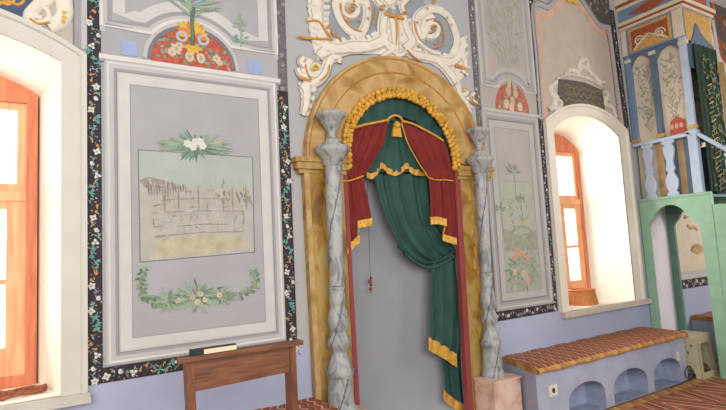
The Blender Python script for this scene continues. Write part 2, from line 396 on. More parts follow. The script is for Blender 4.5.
# ------------------------------------------------------------------ windows
def window(nm, w, cas_out, sillx, tint):
    m_cas, m_si = (m_creamw, m_sillw) if tint else (m_cream, m_sill)
    root = bpy.data.objects.new(nm, None); COL.objects.link(root); root['kind'] = 'structure'; root.location = ((w[0]+w[1])/2, 0, w[2])
    a = arch_open(w); c = arch_open(w, SPL, .1); n = len(a)
    mb = MB(); mb.grid([[(x, -.012, z) for x, z in a+a[:1]], [(x, .02, z) for x, z in a+a[:1]], [(x, REV, z) for x, z in c+c[:1]]], m_reveal, smooth=False)
    mb.build('window_reveal', root, 'structure')
    o = arch_open(cas_out)
    mb = MB(); k = len(o)
    for i in range(1, k-0):                # right jamb, arch, left jamb (the sill side stays open)
        j = (i+1) % k
        for (p, q, y0, y1, f0, f1) in ((a, o, -.022, -.022, 0, .72), (a, o, -.022, -.034, .72, .8), (a, o, -.034, -.034, .8, 1)):
            g = lambda A, B, f: (A[0]+(B[0]-A[0])*f, A[1]+(B[1]-A[1])*f)
            p0, p1, q0, q1 = g(a[i], o[i], f0), g(a[j], o[j], f0), g(a[i], o[i], f1), g(a[j], o[j], f1)
            mb.face([(p0[0], y0, p0[1]), (q0[0], y1, q0[1]), (q1[0], y1, q1[1]), (p1[0], y0, p1[1])], m_cas)
        mb.face([(o[i][0], -.034, o[i][1]), (o[i][0], .0, o[i][1]), (o[j][0], .0, o[j][1]), (o[j][0], -.034, o[j][1])], m_cas)
    mb.build('window_casing', root, 'structure')
    mb = MB(); z = w[2]
    mb.prism([(sillx[0], -.055, z-.055), (sillx[1], -.055, z-.055), (sillx[1], -.055, z-.008), (sillx[1]-.004, -.047, z), (sillx[0]+.004, -.047, z), (sillx[0], -.055, z-.008)], (0, .054, 0), m_si)
    mb.face([(w[0], -.002, z+.001), (w[1], -.002, z+.001), (w[1]-SPL, REV, z+.001), (w[0]+SPL, REV, z+.001)], m_reveal)
    mb.build('window_sill', root, 'structure')
    x0, x1 = w[0]+SPL, w[1]-SPL; Y = REV-.06; zt = w[4]-.1
    fr = MB()
    fr.box(x0, x0+.06, Y, Y+.06, z, zt, m_orange_d); fr.box(x1-.06, x1, Y, Y+.06, z, zt, m_orange_d)
    fr.box(x0+.06, x1-.06, Y, Y+.06, zt-.2, zt, m_orange_d); fr.box(x0+.06, x1-.06, Y, Y+.06, z, z+.07, m_orange_d)
    f = fr.build('window_frame', root, 'structure')
    cx = (x0+x1)/2; zm = z+1.16
    for (za, zb, sw, dy) in ((zm+.03, zt-.2, .05, .012), (z+.07, zm-.03, .1, 0)):
        for s in (-1, 1):
            xa, xb = (x0+.06, cx) if s < 0 else (cx, x1-.06); s_ = MB(); bot = .17 if dy == 0 else .05
            s_.box(xa, xa+sw, Y+.008+dy, Y+.045, za, zb, m_orange); s_.box(xb-sw, xb, Y+.008+dy, Y+.045, za, zb, m_orange)
            s_.box(xa+sw, xb-sw, Y+.008+dy, Y+.045, za, za+bot, m_orange); s_.box(xa+sw, xb-sw, Y+.008+dy, Y+.045, zb-.05, zb, m_orange)
            if dy == 0: s_.box(xa+sw, xb-sw, Y+.012, Y+.04, (za+zb)/2+.02, (za+zb)/2+.05, m_orange)
            so = s_.build('window_sash', f, 'structure')
            g = MB(); g.face([(xa+sw, Y+.03, za+bot), (xb-sw, Y+.03, za+bot), (xb-sw, Y+.03, zb-.05), (xa+sw, Y+.03, zb-.05)], mg)
            g.build('window_pane', f, 'structure')
    t = MB(); t.box(x0+.06, x1-.06, Y-.005, Y+.05, zm-.03, zm+.03, m_orange); t.build('window_transom', f, 'structure')
    return root
window('window_1', LW, (-1.34, .197, .80, 2.76, 3.0), (-1.40, .21), 0)
window('window_2', RW, (4.33, 5.80, .80, 2.75, 2.99), (4.345, 5.885), 1)

# ------------------------------------------------------------------ painted panels, left bay
def Rz(px, py): return xz(px, py)
LX0, LX1, LZ0, LZ1 = .292, 1.408, .922, 2.757
t = thing('wall_painting', 'large grey painted panel with faded landscape, leaf bouquet and garland, beside left window', 'painting', (.85, 0, LZ0))
q = [(LX0, LZ0), (LX1, LZ0), (LX1, LZ1), (LX0, LZ1)]
mb = MB()
inn = rect_rings(mb, q, [(0, m_light, -.012), (.014, m_white, -.016), (.026, m_light, -.012), (.05, m_mid, -.010), (.066, m_dark, -.008), (.070, m_light, -.008), (.078, m_band, -.008), (.140, m_mid, -.008), (.146, m_mid, -.007)], 0)
mb.build('panel_frame', t)
mb = MB(); mb.xzslab(inn, -.006, m_grey, .005); mb.build('panel_field', t)
# landscape
c4 = [xz(*p) for p in ((140, 262), (254, 252), (252, 157.5), (138, 150))]
mb = MB(); Y = -.008
mb.xzslab(c4, Y, m_ruin, .002)
def bil(u, v):
    a = [c4[0][i]+(c4[1][i]-c4[0][i])*u for i in (0, 1)]; b_ = [c4[3][i]+(c4[2][i]-c4[3][i])*u for i in (0, 1)]
    return (a[0]+(b_[0]-a[0])*v, a[1]+(b_[1]-a[1])*v)
mb.xzslab([bil(0, .66), bil(.25, .70), bil(.45, .64), bil(.7, .67), bil(1, .66), bil(1, 1), bil(0, 1)], Y-.001, m_sky, 0)
mb.xzslab([bil(.1, .02), bil(.6, .03), bil(.9, .06), bil(.88, .17), bil(.5, .2), bil(.15, .19)], Y-.001, m_ochre, 0)
mb.xzslab([bil(.0, .72), bil(.08, .76), bil(.2, .73), bil(.3, .69), bil(.2, .66), bil(.05, .66)], Y-.0015, m_sketch, 0)
for k in range(240):
    u = .08+.84*rnd.random(); v = .2+.5*rnd.random()**.8
    x, z = bil(u, v); leaf(mb, x, z, rnd.uniform(.02, .07), rnd.choice((0, 0, 1.57, 1.57, .2))+rnd.uniform(-.15, .15), rnd.uniform(.003, .012), Y-.002, rnd.choice((m_sketch, m_ruin, m_light, m_bush, m_bush, m_grey, m_light)))
for u in (.2, .32, .49, .8, .93):
    x, z = bil(u, .42); leaf(mb, x, z, .19, 1.57, .012, Y-.0025, m_sketch)
for u0, u1, v in ((.1, .9, .43), (.3, .75, .3), (.2, .95, .55), (.12, .9, .22)):
    mb.band([bil(u0, v), bil((u0+u1)/2, v+.01), bil(u1, v)], .006, Y-.002, m_sketch, 0)
for k in range(16):
    x, z = bil(.05+.022*k, .68+.05*rnd.random()); leaf(mb, x, z, .05+.05*rnd.random(), -1.5, .01, Y-.0022, m_sketchd if k % 3 else m_sketch)
for k in range(26):
    x, z = bil(.62+.35*rnd.random(), .55+.1*rnd.random()); leaf(mb, x, z, .05*rnd.random()+.02, -1.4+rnd.random()*.3, .012, Y-.0022, rnd.choice((m_sketch, m_sketchd, m_ochre)))
mb.band(c4, .006, Y-.003, m_dark, .001, True)
mb.build('landscape_picture', t)
mb = MB(); x, z = xz(195, 146)
spray(mb, x, z, .24, 40, -.0115, [m_leaf, m_teal, m_leafd, m_pale], -.5, 3.6, .11, .42); spray(mb, x, z, .2, 34, -.0125, [m_leafd, m_teal, m_leaf], 3.3, 6.1, .13, .55)
spray(mb, x, z, .25, 18, -.0118, [m_pale, m_pale, m_leaf, m_ochre], -.3, .3, .09, .5); spray(mb, x, z, .25, 18, -.0118, [m_pale, m_pale, m_leaf], 2.85, 3.4, .09, .5)
for dx, dz in ((-.05, .01), (0, .025), (.045, .0), (-.015, -.01), (.03, .03)): flower(mb, x+dx, z+dz, .03, -.0138, m_petal, m_petal, 6)
mb.build('leaf_bouquet', t)
mb = MB(); pts = curve([(141, 268), (141, 285), (146, 298), (160, 303), (178, 304), (197, 301), (215, 300), (235, 296), (248, 292), (256, 284), (253, 271)], 0, 6)
pts = [(x+.006*math.sin(k), z) for k, (x, z) in enumerate(pts)]; garland(mb, pts, .042, -.008, [m_leaf, m_moss, m_pale, m_leafd, m_moss, m_leafd], 5)
x, z = xz(197, 297)
spray(mb, x, z, .17, 40, -.0088, [m_leaf, m_leafd, m_pale, m_pale], w=.22, sq=.75); spray(mb, x+.15, z, .13, 24, -.0088, [m_leaf, m_pale], w=.25, sq=.7); spray(mb, x-.17, z-.01, .13, 24, -.0088, [m_leaf, m_pale], w=.25, sq=.7)
for dx, dz in ((-.03, 0), (.02, .02), (.05, -.02), (-.12, -.01), (.14, .0), (.0, -.03)): flower(mb, x+dx, z+dz, .022, -.0098, m_ochre if dx < 0 else m_dusty, m_pale, 6)
mb.build('leaf_garland', t)

# black floral border round the left panel
t = thing('floral_border', 'black painted border with white, teal and orange flowers framing the large left panel', 'border', (.75, 0, .83))
for nm, a, b_, w, fl in (('border_strip', (.236, .83), (.236, 4.0), .078, 1), ('border_strip', (.275, .873), (1.5, .873), .086, 1), ('border_strip', (1.452, .83), (1.458, 2.70), .082, 1)):
    mb = MB(); mb.band([a, b_], w, -.004 if w != .086 else -.0045, m_black, .004); border_flowers(mb, a, b_, w, -.0052); mb.build(nm, t)
mb = MB(); a, b_ = (1.462, 2.70), (1.47, 4.1); mb.band([a, b_], .074, -.004, m_bgrey, .004); border_flowers(mb, a, b_, .074, -.0052, fade=True)
o = mb.build('border_strip', t); o['label'] = 'worn grey upper strip'

# upper left panel with red lunette
t = thing('wall_painting', 'upper grey painted panel with red flower lunette, above the landscape panel', 'painting', (.85, 0, LZ1+.03))
mb = MB(); zl = LZ1+.012
mb.xzslab([(LX0-.02, zl), (LX1+.02, zl), (LX1+.02, 4.1), (LX0-.02, 4.1)], -.003, m_grey, .003)
mb.build('panel_field', t)
cxl = xz(193, 60)[0]
mb = MB()
mb.band([(LX0-.03, LZ1+.012), (LX1+.03, LZ1+.012)], .03, -.017, m_white, .017); mb.band([(LX0-.03, LZ1-.008), (LX1+.03, LZ1-.008)], .02, -.013, m_mid, .012)
for xa in (LX0-.008, LX1+.008):
    mb.band([(xa, 2.93), (xa, 4.1)], .03, -.007, m_light, .004); 
zb = 2.955; rO = .355
def lun(r, n=20, z0=None): return [(cxl+r*math.cos(math.pi*k/n), (z0 if z0 else 2.80)+r*.92*math.sin(math.pi*k/n)) for k in range(n+1)]
def oge(d):   # stepped outline: side vertical, shoulder, arch over the lunette
    r = .30+d; z = 2.955+d*.95; hh = math.acos(min(1, (z-2.80)/(r*.95))) if (z-2.80) < r*.95 else 0
    arc = [(cxl+r*math.sin(a), 2.80+r*.95*math.cos(a)) for a in [hh-2*hh*k/18 for k in range(19)]]
    return [(LX1-d+.03, 4.1), (LX1-d+.03, z), (arc[0][0]+.05, z)]+arc+[(arc[-1][0]-.05, z), (LX0+d-.03, z), (LX0+d-.03, 4.1)]
for d, w, m_, y in ((.015, .02, m_white, -.010), (.036, .026, m_light, -.008), (.06, .026, m_mid, -.006), (.115, .07, m_band, -.006)):
    mb.band(oge(d), w, y, m_, .003)
mb.band(lun(.275), .025, -.010, m_dark, .006); mb.band(lun(.297), .03, -.009, m_light, .006)
mb.build('panel_frame', t)
mb = MB(); mb.xzslab([(cxl-.262, 2.785)]+[(cxl+.262*math.cos(math.pi-math.pi*k/20), 2.80+.25*math.sin(math.pi*k/20)) for k in range(21)]+[(cxl+.262, 2.785)], -.007, m_lunette, .004)
Y = -.009
for dx, dz, r in ((-.11, .1, .042), (-.135, .075, .032), (-.09, .125, .03), (.155, .075, .032), (.175, .05, .026)): flower(mb, cxl+dx, 2.79+dz, r, Y-.001, m_dusty, m_pale, 6)
for k in range(110): leaf(mb, cxl+rnd.uniform(-.23, .23), 2.79+rnd.uniform(.02, .16), rnd.uniform(.025, .045), rnd.random()*6, .02, Y, rnd.choice((m_leaf, m_leafd, m_moss, m_lunette, m_moss)))
for dx in (-.025, .05): disc(mb, cxl+dx, 2.79+.06, .028, .036, Y-.0025, m_dusty, 14); disc(mb, cxl+dx, 2.79+.06, .012, .014, Y-.0045, m_pale, 8)
for s in (-1, 1): mb.relief([(cxl+s*(.07+.03*math.cos(a)), 2.98+.03*math.sin(a)) for a in [k*.5 for k in range(14)]], .022, -.009, m_light, .01)
mb.build('red_lunette', t)
mb = MB(); z = 3.06
for k in range(11): leaf(mb, cxl, z-.05, rnd.uniform(.09, .13), -.2+3.5*k/10, .05, -.012, m_yel if k % 3 else m_org)
for k in range(5): leaf(mb, cxl, 2.93, .07, -2.8+.6*k, .03, -.012, m_yel)
mb.relief([(cxl-.01, 2.93), (cxl, 3.0), (cxl-.005, 3.1), (cxl+.01, 3.2)], .025, -.012, m_leafd, .01)
for k in range(46): leaf(mb, cxl, 3.12+.2*rnd.random(), rnd.uniform(.1, .26), 1.57+rnd.uniform(-1.4, 1.4), .018, -.0125, rnd.choice((m_teal, m_pale, m_leaf, m_blue)))
mb.build('flower_vase', t)
mb = MB(); mb.relief([(cxl+.33, 2.98), (cxl+.335, 3.08), (cxl+.33, 3.22)], .012, -.0075, m_pale, .003)
for k in range(24): leaf(mb, cxl+.33+rnd.uniform(-.03, .03), 3.0+.2*rnd.random(), .04, rnd.random()*6, .02, -.008, rnd.choice((m_teal, m_pale)))
mb.build('leaf_sprig', t)
for px in ((121, 46, 137, 61), (248, 63, 262, 77)):
    mb = MB(); a = xz(px[0], px[3]-2); b_ = xz(px[2], px[1]+3); mb.xzslab([(a[0], 2.80), (b_[0], 2.80), (b_[0], 2.895), (a[0], 2.895)], -.0065, m_blue, .003); o = mb.build('blue_square', t)

# cartouche panel above the left window
t = thing('wall_painting', 'painted cartouche with navy field and white scroll, above left window', 'painting', (-.57, 0, 3.0))
mb = MB(); wo = (-1.34, .197, .80, 2.76, 3.0)
ar = arch_open(wo)[2:]
mb.xzslab([(.15, 2.80)]+[(.15, 4.2), (-1.3, 4.2), (-1.3, 2.8)]+[(max(-1.29, min(.149, x)), z+.005) for x, z in ar[::-1]], -.002, m_pbeige, .002); mb.build('panel_field', t)
for xa, m_, w in ((.185, m_light, .03), (.155, m_mid, .03), (.13, m_dark, .008), (-1.27, m_mid, .05)):
    mb = MB(); mb.band([(xa, 2.8), (xa, 4.2)], w, -.006, m_, .006); mb.build('frame_strip', t)
mb = MB(); mb.xzslab([xz(*p) for p in ((-60, 25), (-60, -40), (20, -30), (34, -8), (35, 5), (29, 22), (12, 13), (0, 10), (-30, 4))], -.004, m_navy, .003)
for k in range(3): mb.relief(curve([(-8+10*k-10, 5-k), (0+10*k-10, 2), (8+10*k-10, 5), (14+10*k-10, 1), (10+10*k-10, -4)], 0), .016, -.0045, m_goldd, .006)
mb.build('navy_field', t)
mb = MB()
mb.relief(curve([(52, -12), (44, 0), (36, 8), (30, 16), (33, 23), (42, 24), (49, 19), (48, 11), (42, 8), (37, 11), (37, 17), (42, 18)]), [.10]*8+[.07]*10+[.045]*12+[.03]*26, -.004, m_stucco, .02)
mb.relief(curve([(62, -10), (64, 2), (65, 14), (60, 22), (48, 27)]), .09, -.003, m_stucco, .02)
mb.relief(curve([(30, 20), (38, 25), (50, 24)]), .014, -.022, m_ogold, .006)
for p in ((64, 14), (64, 19), (63, 23)): x, z = xz(*p); disc(mb, x, z, .012, .012, -.024, m_yel)
mb.build('white_scroll', t)

# ------------------------------------------------------------------ narrow panels right of the mihrab
RX0, RX1, RZ0, RZ1 = 3.45, 4.237, .901, 2.768
t = thing('wall_painting', 'narrow grey painted panel with palms and red flowers, between mihrab and right window', 'painting', (3.85, 0, RZ0))
q = [(RX0, RZ0), (RX1, RZ0), (RX1, RZ1), (RX0, RZ1)]
mb = MB(); inn = rect_rings(mb, q, [(0, m_lightw, -.012), (.02, m_whitew, -.016), (.035, m_lightw, -.012), (.055, m_mid, -.010), (.075, m_dark, -.008), (.085, m_bandw, -.008), (.15, m_mid, -.008), (.158, m_mid, -.007)], 0); mb.build('panel_frame', t)
mb = MB(); mb.xzslab(inn, -.006, m_greyw, .005); mb.build('panel_field', t)
ix0, ix1 = inn[0][0], inn[1][0]
mb = MB(); mb.xzslab([(ix0+.01, 1.44), (ix1-.01, 1.44), (ix1-.01, 2.1), (ix0+.01, 2.1)], -.0075, m_sea, .0015)
mb.xzslab([(ix0+.01, 1.44), (ix1-.01, 1.44), (ix1-.01, 1.62), (ix0+.2, 1.58), (ix0+.01, 1.65)], -.008, m_moss, 0)
for (px, py, R) in ((513, 172, .12), (520, 201, .09), (500, 210, .09)):
    x, z = xz(px, py); spray(mb, x, z, R, 18, -.009, [m_leafd, m_leaf, m_pale], -.3, 3.5, .16); mb.relief([(x, z), (x+.01, z-.12), (x, z-.26)], .008, -.0085, m_moss, .002)
x, z = xz(524, 222); leaf(mb, x-.1, z-.03, .26, .25, .05, -.0088, m_ochre)
mb.relief(curve([(508, 235), (520, 226), (532, 232), (536, 240)]), .03, -.008, m_moss, .002)
for k in range(40): leaf(mb, rnd.uniform(ix0+.03, ix1-.1), rnd.uniform(1.46, 1.9), .06, rnd.random()*6, .02, -.0085, rnd.choice((m_sea, m_moss, m_moss, m_pale)))
mb.band([(ix0+.01, 2.1), (ix1-.01, 2.1)], .006, -.0085, m_mid, .001); mb.band([(ix0+.01, 1.44), (ix1-.01, 1.44)], .01, -.0085, m_mid, .001)
mb.build('landscape_picture', t)
mb = MB(); cx = (ix0+ix1)/2
mb.xzslab([(ix0+.02, 1.07), (ix1-.02, 1.07), (ix1-.02, 1.42), (ix0+.02, 1.42)], -.0065, m_sea, .001)
for k in range(190): leaf(mb, cx+rnd.uniform(-.19, .19), rnd.uniform(1.1, 1.38), rnd.uniform(.04, .09), rnd.random()*6, .025, -.0078-.001*rnd.random(), rnd.choice((m_leaf, m_pale, m_moss, m_lightw, m_pale, m_moss)))
for dx, dz, m_ in ((-.1, .14, m_pink), (-.04, .18, m_pink), (.03, .15, m_pink), (-.07, .2, m_pink), (.08, .11, m_pink), (.05, -.1, m_pink), (.0, -.02, m_dusty), (-.12, 0, m_dusty)): flower(mb, cx+dx, 1.24+dz, .033, -.0095, m_, m_org, 6)
mb.build('flower_bouquet', t)
t = thing('floral_border', 'dark painted border with small white flowers around the narrow right panel', 'border', (3.85, 0, .82))
for a, b_, w in (((3.41, .82), (3.43, 4.2), .07), ((3.44, .855), (4.28, .862), .085), ((4.262, .82), (4.30, 4.2), .072)):
    mb = MB(); mb.band([a, b_], w, -.004 if w != .085 else -.0045, m_black if a[0] > 3.42 else m_bgrey, .004); border_flowers(mb, a, b_, w*.8, -.0052, mono=True); mb.build('border_strip', t)
# upper narrow panel
t = thing('wall_painting', 'upper narrow painted panel with tall pale bush and red lunette, right of the crest', 'painting', (3.86, 0, RZ1+.02))
cxl = 3.885
mb = MB(); mb.xzslab([(RX0+.02, RZ1), (RX1+.02, RZ1), (RX1+.02, 4.3), (RX0+.02, 4.3)], -.003, m_greyw, .003); mb.build('panel_field', t)
mb = MB(); mb.band([(RX0, RZ1+.01), (RX1+.02, RZ1+.01)], .03, -.017, m_whitew, .017)
def oge2(d):
    r = .26+d; z = 3.0+d
    hh = math.acos(min(1, (z-2.80)/(r*1.15)))
    arc = [(cxl+r*math.sin(a), 2.80+r*1.15*math.cos(a)) for a in [hh-2*hh*k/16 for k in range(17)]]
    return [(RX1+.02-d, 4.3), (RX1+.02-d, z), (arc[0][0]+.02, z)]+arc+[(arc[-1][0]-.02, z), (RX0+.02+d, z), (RX0+.02+d, 4.3)]
for d, w, m_, y in ((.015, .03, m_whitew, -.010), (.045, .03, m_lightw, -.008), (.07, .02, m_mid, -.006), (.1, .04, m_bandw, -.006)): mb.band(oge2(d), w, y, m_, .003)
mb.build('panel_frame', t)
mb = MB(); mb.xzslab([(cxl-.235, RZ1+.028)]+[(cxl+.235*math.cos(math.pi-math.pi*k/18), 2.82+.26*math.sin(math.pi*k/18)) for k in range(19)]+[(cxl+.235, RZ1+.028)], -.007, m_lunettew, .004)
for k in range(34): leaf(mb, cxl+rnd.uniform(-.19, .17), 2.80+rnd.uniform(0, .14), .05, rnd.random()*6, .022, -.009, rnd.choice((m_leaf, m_moss, m_lunettew, m_ochre, m_moss)))
for dx, dz in ((-.05, .19), (.05, .18), (-.09, .06), (.0, .1), (.1, .05), (-.02, .03)): disc(mb, cxl+dx, 2.8+dz, .035, .048, -.0095, m_ochre if dz > .08 else m_dusty, 12)
mb.build('red_lunette', t)
mb = MB()
for k in range(330):
    zz = 3.25+.95*rnd.random(); w_ = .25*max(.15, 1-abs((zz-3.68)/.6)**2)
    xo = rnd.uniform(-1, 1)*w_
    leaf(mb, cxl+xo, zz, rnd.uniform(.05, .1), 1.57-xo*4+rnd.uniform(-.6, .6), .018, -.005-.001*rnd.random(), rnd.choice((m_pale, m_bush, m_sky, m_bush, m_bush)))
mb.relief([(cxl, 3.1), (cxl-.01, 3.3), (cxl, 3.8)], .014, -.005, m_bush, .004)
mb.relief([(cxl-.04, 3.02), (cxl-.02, 3.12), (cxl+.03, 3.1), (cxl+.05, 3.02)], .05, -.009, m_ochre, .008)
mb.build('painted_bush', t)

# ------------------------------------------------------------------ cartouche panel above the right window
t = thing('wall_painting', 'painted peach-edged panel with dark cartouche and white rococo scrolls, above right window', 'painting', (5.05, 0, 3.0))
mb = MB(); wo = arch_open((4.33, 5.80, .80, 2.75, 2.99))[2:]
top = curve([(537, 14), (548, 16), (554, 8), (565, 1), (577, 4), (586, 14), (593, 25), (599, 31), (608, 34)], 0, 5)
mb.xzslab([(4.345, 2.77)]+[(top[0][0], top[0][1])]+top[1:]+[(5.83, 2.80)]+[(x, z+.004) for x, z in wo], -.002, m_pbeige, .002); mb.build('panel_field', t)
mb = MB()
mb.band(curve([(544, 120), (540, 60), (537, 14)])+top[2:]+curve([(610, 50), (621, 124)])[1:], .085, -.0045, m_peach, .002)
outl = curve([(541, 120), (537, 60), (533, 7), (547, 7), (553, 1), (563, -7), (578, -3), (586, 7), (593, 18), (599, 25), (605, 27)], 0, 4)
for w_, m_, dx in ((.035, m_lightw, 0), (.012, m_dark, -.025)): mb.band([(x+dx, z) for x, z in curve([(607, 30), (611, 55), (620, 128)], 0, 4)], w_, -.010, m_, .008)
mb.band(outl, .07, -.014, m_lightw, .014); mb.band([(x-.0, z+.028) for x, z in outl], .012, -.016, m_dark, .005)
x, z = xz(571, 0)
for k in range(9): leaf(mb, x, z-.03, .12, .1+3*k/8, .05, -.018, m_yel)
mb.build('panel_frame', t)
mb = MB(); mb.xzslab([xz(*p) for p in ((575, -14), (583, 0), (590, 13), (598, 22), (611, 26), (607, -14))], -.006, m_drab, .004)
for k in range(40):
    x, z = xz(rnd.uniform(588, 606), rnd.uniform(-10, 16)); leaf(mb, x, z, .06, rnd.random()*6, .03, -.0075, rnd.choice((m_mid, m_bgrey, m_slate)))
mb.build('dark_corner', t)
mb = MB(); mb.slab([(559, 79), (568, 79.5), (585, 82.5), (602, 90), (605, 107), (604, 111), (591, 106.5), (576, 103.5), (563, 106), (561, 100), (558, 95)], -.009, m_slate, .006)
for j in range(3):
    pts = []
    for k in range(24):
        u = k/23; x, y = 564+36*u, 86+6.5*j+7*u+rnd.uniform(-2.4, 2.4); pts.append((x, y))
    mb.band(curve(pts, 0, 3), .012, -.0105, m_dgold, .001)
mb.build('script_cartouche', t)
mb = MB()
for pts, w in (([(556, 82), (550, 90), (556, 98), (553, 106), (548, 110)], .09), ([(556, 98), (561, 104), (556, 110), (551, 105)], .06), ([(556, 79), (570, 75), (588, 79), (602, 87)], .035),
               ([(564, 76), (570, 70), (578, 72), (580, 62), (586, 60), (588, 70)], .07), ([(576, 74), (583, 67), (591, 74)], .07), ([(588, 73), (594, 76), (599, 82), (605, 82)], .06), ([(603, 90), (608, 96), (605, 104), (612, 108), (616, 118)], .07)):
    pp = curve(pts); mb.relief(pp, [w*(.55+.45*math.sin(math.pi*k/(len(pp)-1)))*(1+.25*math.sin(k*2)) for k in range(len(pp))], -.004, m_stuccod, .02)
mb.build('white_scrolls', t)
t = thing('floral_border', 'dark painted border strip between right window panel and the pulpit', 'border', (5.9, 0, 2.3))
mb = MB(); a, b_ = xz(628.7, 142), xz(611, 10); mb.band([a, b_], .10, -.004, m_black, .004); border_flowers(mb, a, b_, .06, -.0052, mono=True)
mb.build('border_strip', t)

# ------------------------------------------------------------------ mihrab
YM = -.05
mih = thing('mihrab', 'arched prayer niche framed in yellow marbled plaster at centre of the wall', 'prayer niche', (2.49, 0, 0))
CO, RO = (2.47+.03, 2.195), .905
def arc(c, R, a0, a1, n, ez=1): return [(c[0]+R*math.cos(a0+(a1-a0)*k/n), c[1]+R*ez*math.sin(a0+(a1-a0)*k/n)) for k in range(n+1)]
ci, RI = (2.4875, 2.24), .56
mb = MB()
A = arc(ci, RI, math.pi, 0, 40); B = arc(CO, RO, math.pi, 0, 40)
for f0, f1, y0, y1, mt in ((0, .1, -.035, -.05, m_ytrim), (.1, .52, -.05, -.05, m_yellow), (.52, .56, -.05, -.062, m_ytrim), (.56, .9, -.062, -.062, m_yellow), (.9, .94, -.062, -.072, m_ytrim), (.94, 1, -.072, -.072, m_yellow)):
    g = lambda f, y: [(a[0]+(b_[0]-a[0])*f, y, a[1]+(b_[1]-a[1])*f) for a, b_ in zip(A, B)]
    mb.grid([g(f0, y0), g(f1, y1)], mt, smooth=False)
mb.grid([[(x, -.072, z) for x, z in B], [(x, 0, z) for x, z in B]], m_yellow); mb.grid([[(x, -.035, z) for x, z in A], [(x, .03, z) for x, z in A]], m_ytrim)
mb.build('arch_frame', mih)
for s in (0, 1):
    mb = MB(); Z = 2.2
    if s == 0: q = [(1.60, 0), (1.925, 0), (1.925, Z), (1.575, Z)]
    else: q = [(3.05, 0), (3.35, 0), (3.40, Z), (3.05, Z)]
    mb.xzslab(q, -.052, m_yellow2, .052)
    ed = [(q[0], q[3]), (q[1], q[2])] if s == 0 else [(q[1], q[2]), (q[0], q[3])]
    a, b_ = ed[0]; d = .02 if s == 0 else -.02
    mb.band([(a[0]+d, a[1]), (b_[0]+d, b_[1])], .04, -.062, m_yellow, .01)
    for k in range(18):      # painted scallops down the inner edge
        z = .25+k*.1; x = (1.77 if s == 0 else 3.20)
        disc(mb, x+.02*math.sin(k*2.1), z, .022, .055, -.0535, m_goldd, 10)
    mb.build('pilaster', mih)
    mb = MB(); xa, xb = (q[3][0]-.03, q[2][0]) if s == 0 else (q[3][0], q[2][0]+.03)
    for z0, z1, o in ((2.09, 2.12, .012), (2.12, 2.17, .03), (2.17, 2.205, .045)): mb.box(xa-(o if s == 0 else 0), xb+(o if s else 0), -.052-o, 0, z0, z1, m_yellow2)
    mb.build('impost', mih)
for x0, x1, xt0, xt1 in ((1.905, 1.945, 1.905, 1.935), (2.985, 3.045, 3.03, 3.085)):
    mb = MB(); mb.xzslab([(x0, 0), (x1, 0), (xt1, 2.24), (xt0, 2.24)], -.058 if x0 < 2.5 else -.056, m_redj, .05); o = mb.build('red_jamb', mih)
mb = MB(); rows = []
for z in (0, .6, 1.2, 1.8, 2.3, 2.86): rows.append([(NI['c']+NI['R']*math.cos(math.pi*k/24), .001+.15*math.sin(math.pi*k/24)**.8, z) for k in range(25)])
mb.grid(rows, m_niche); mb.face(rows[-1], m_niche); mb.build('niche_recess', mih)

# columns
YC = -.135
lp = [(112.5, 331, 13), (114, 331, 15.5), (117, 331, 15.5), (119, 331, 12.5), (124, 331.5, 10), (130, 331.8, 5.5), (134, 332, 3.6), (138, 332, 3.8), (140, 332, 6)]
cp = [(140.5, 332, 8), (146, 332, 8.6), (147, 332.5, 17.5), (151, 332.5, 18.5), (155, 332.5, 15), (160, 332.5, 11), (166, 332.5, 9.4)]
shf = [(166, 332.5, 8.8), (200, 333.5, 8.4), (240, 334.8, 8.2), (286, 336.2, 8.0)]
low = [(286.5, 336.2, 9), (288.5, 336.2, 9.2), (290, 336.3, 8.2), (302, 336.5, 8.6), (306, 336.6, 7.8), (312, 336.7, 9.6), (320, 336.8, 11.4), (328, 337, 10.8), (331, 337, 8.6), (334, 337.2, 9.2), (338, 337.4, 11.4), (344, 337.6, 12.2), (348, 337.9, 10), (351, 338, 7.4), (354, 338.2, 8.4), (360, 338.5, 11), (366, 338.8, 12.4), (371, 339, 13.8), (375, 339.2, 14), (377, 339.3, 13)]
def conv(l):
    out = []
    for y, x, hw in l:
        p = W(x, y, YC); out.append((p.z, hw*depth(p)/F))
    return out[::-1]
P_urn, P_cap, P_sh, P_low = conv(lp), conv(cp), conv(shf), conv(low)
zlo = P_low[0][0]; rsh = P_low[0][1]
P_base = [(.40, rsh*1.28), (.425, rsh*1.3), (.445, rsh*1.12)]+[(.445+(zlo-.445)*k/6, rsh*(1.04-.04*k/6)) for k in range(1, 7)]
def dens(p, st=.02):
    o = []
    for (z, r), (z2, r2) in zip(p[:-1], p[1:]):
        n = max(1, int((z2-z)/st))
        o += [(z+(z2-z)*k/n, r+(r2-r)*k/n) for k in range(n)]
    return o+[p[-1]]
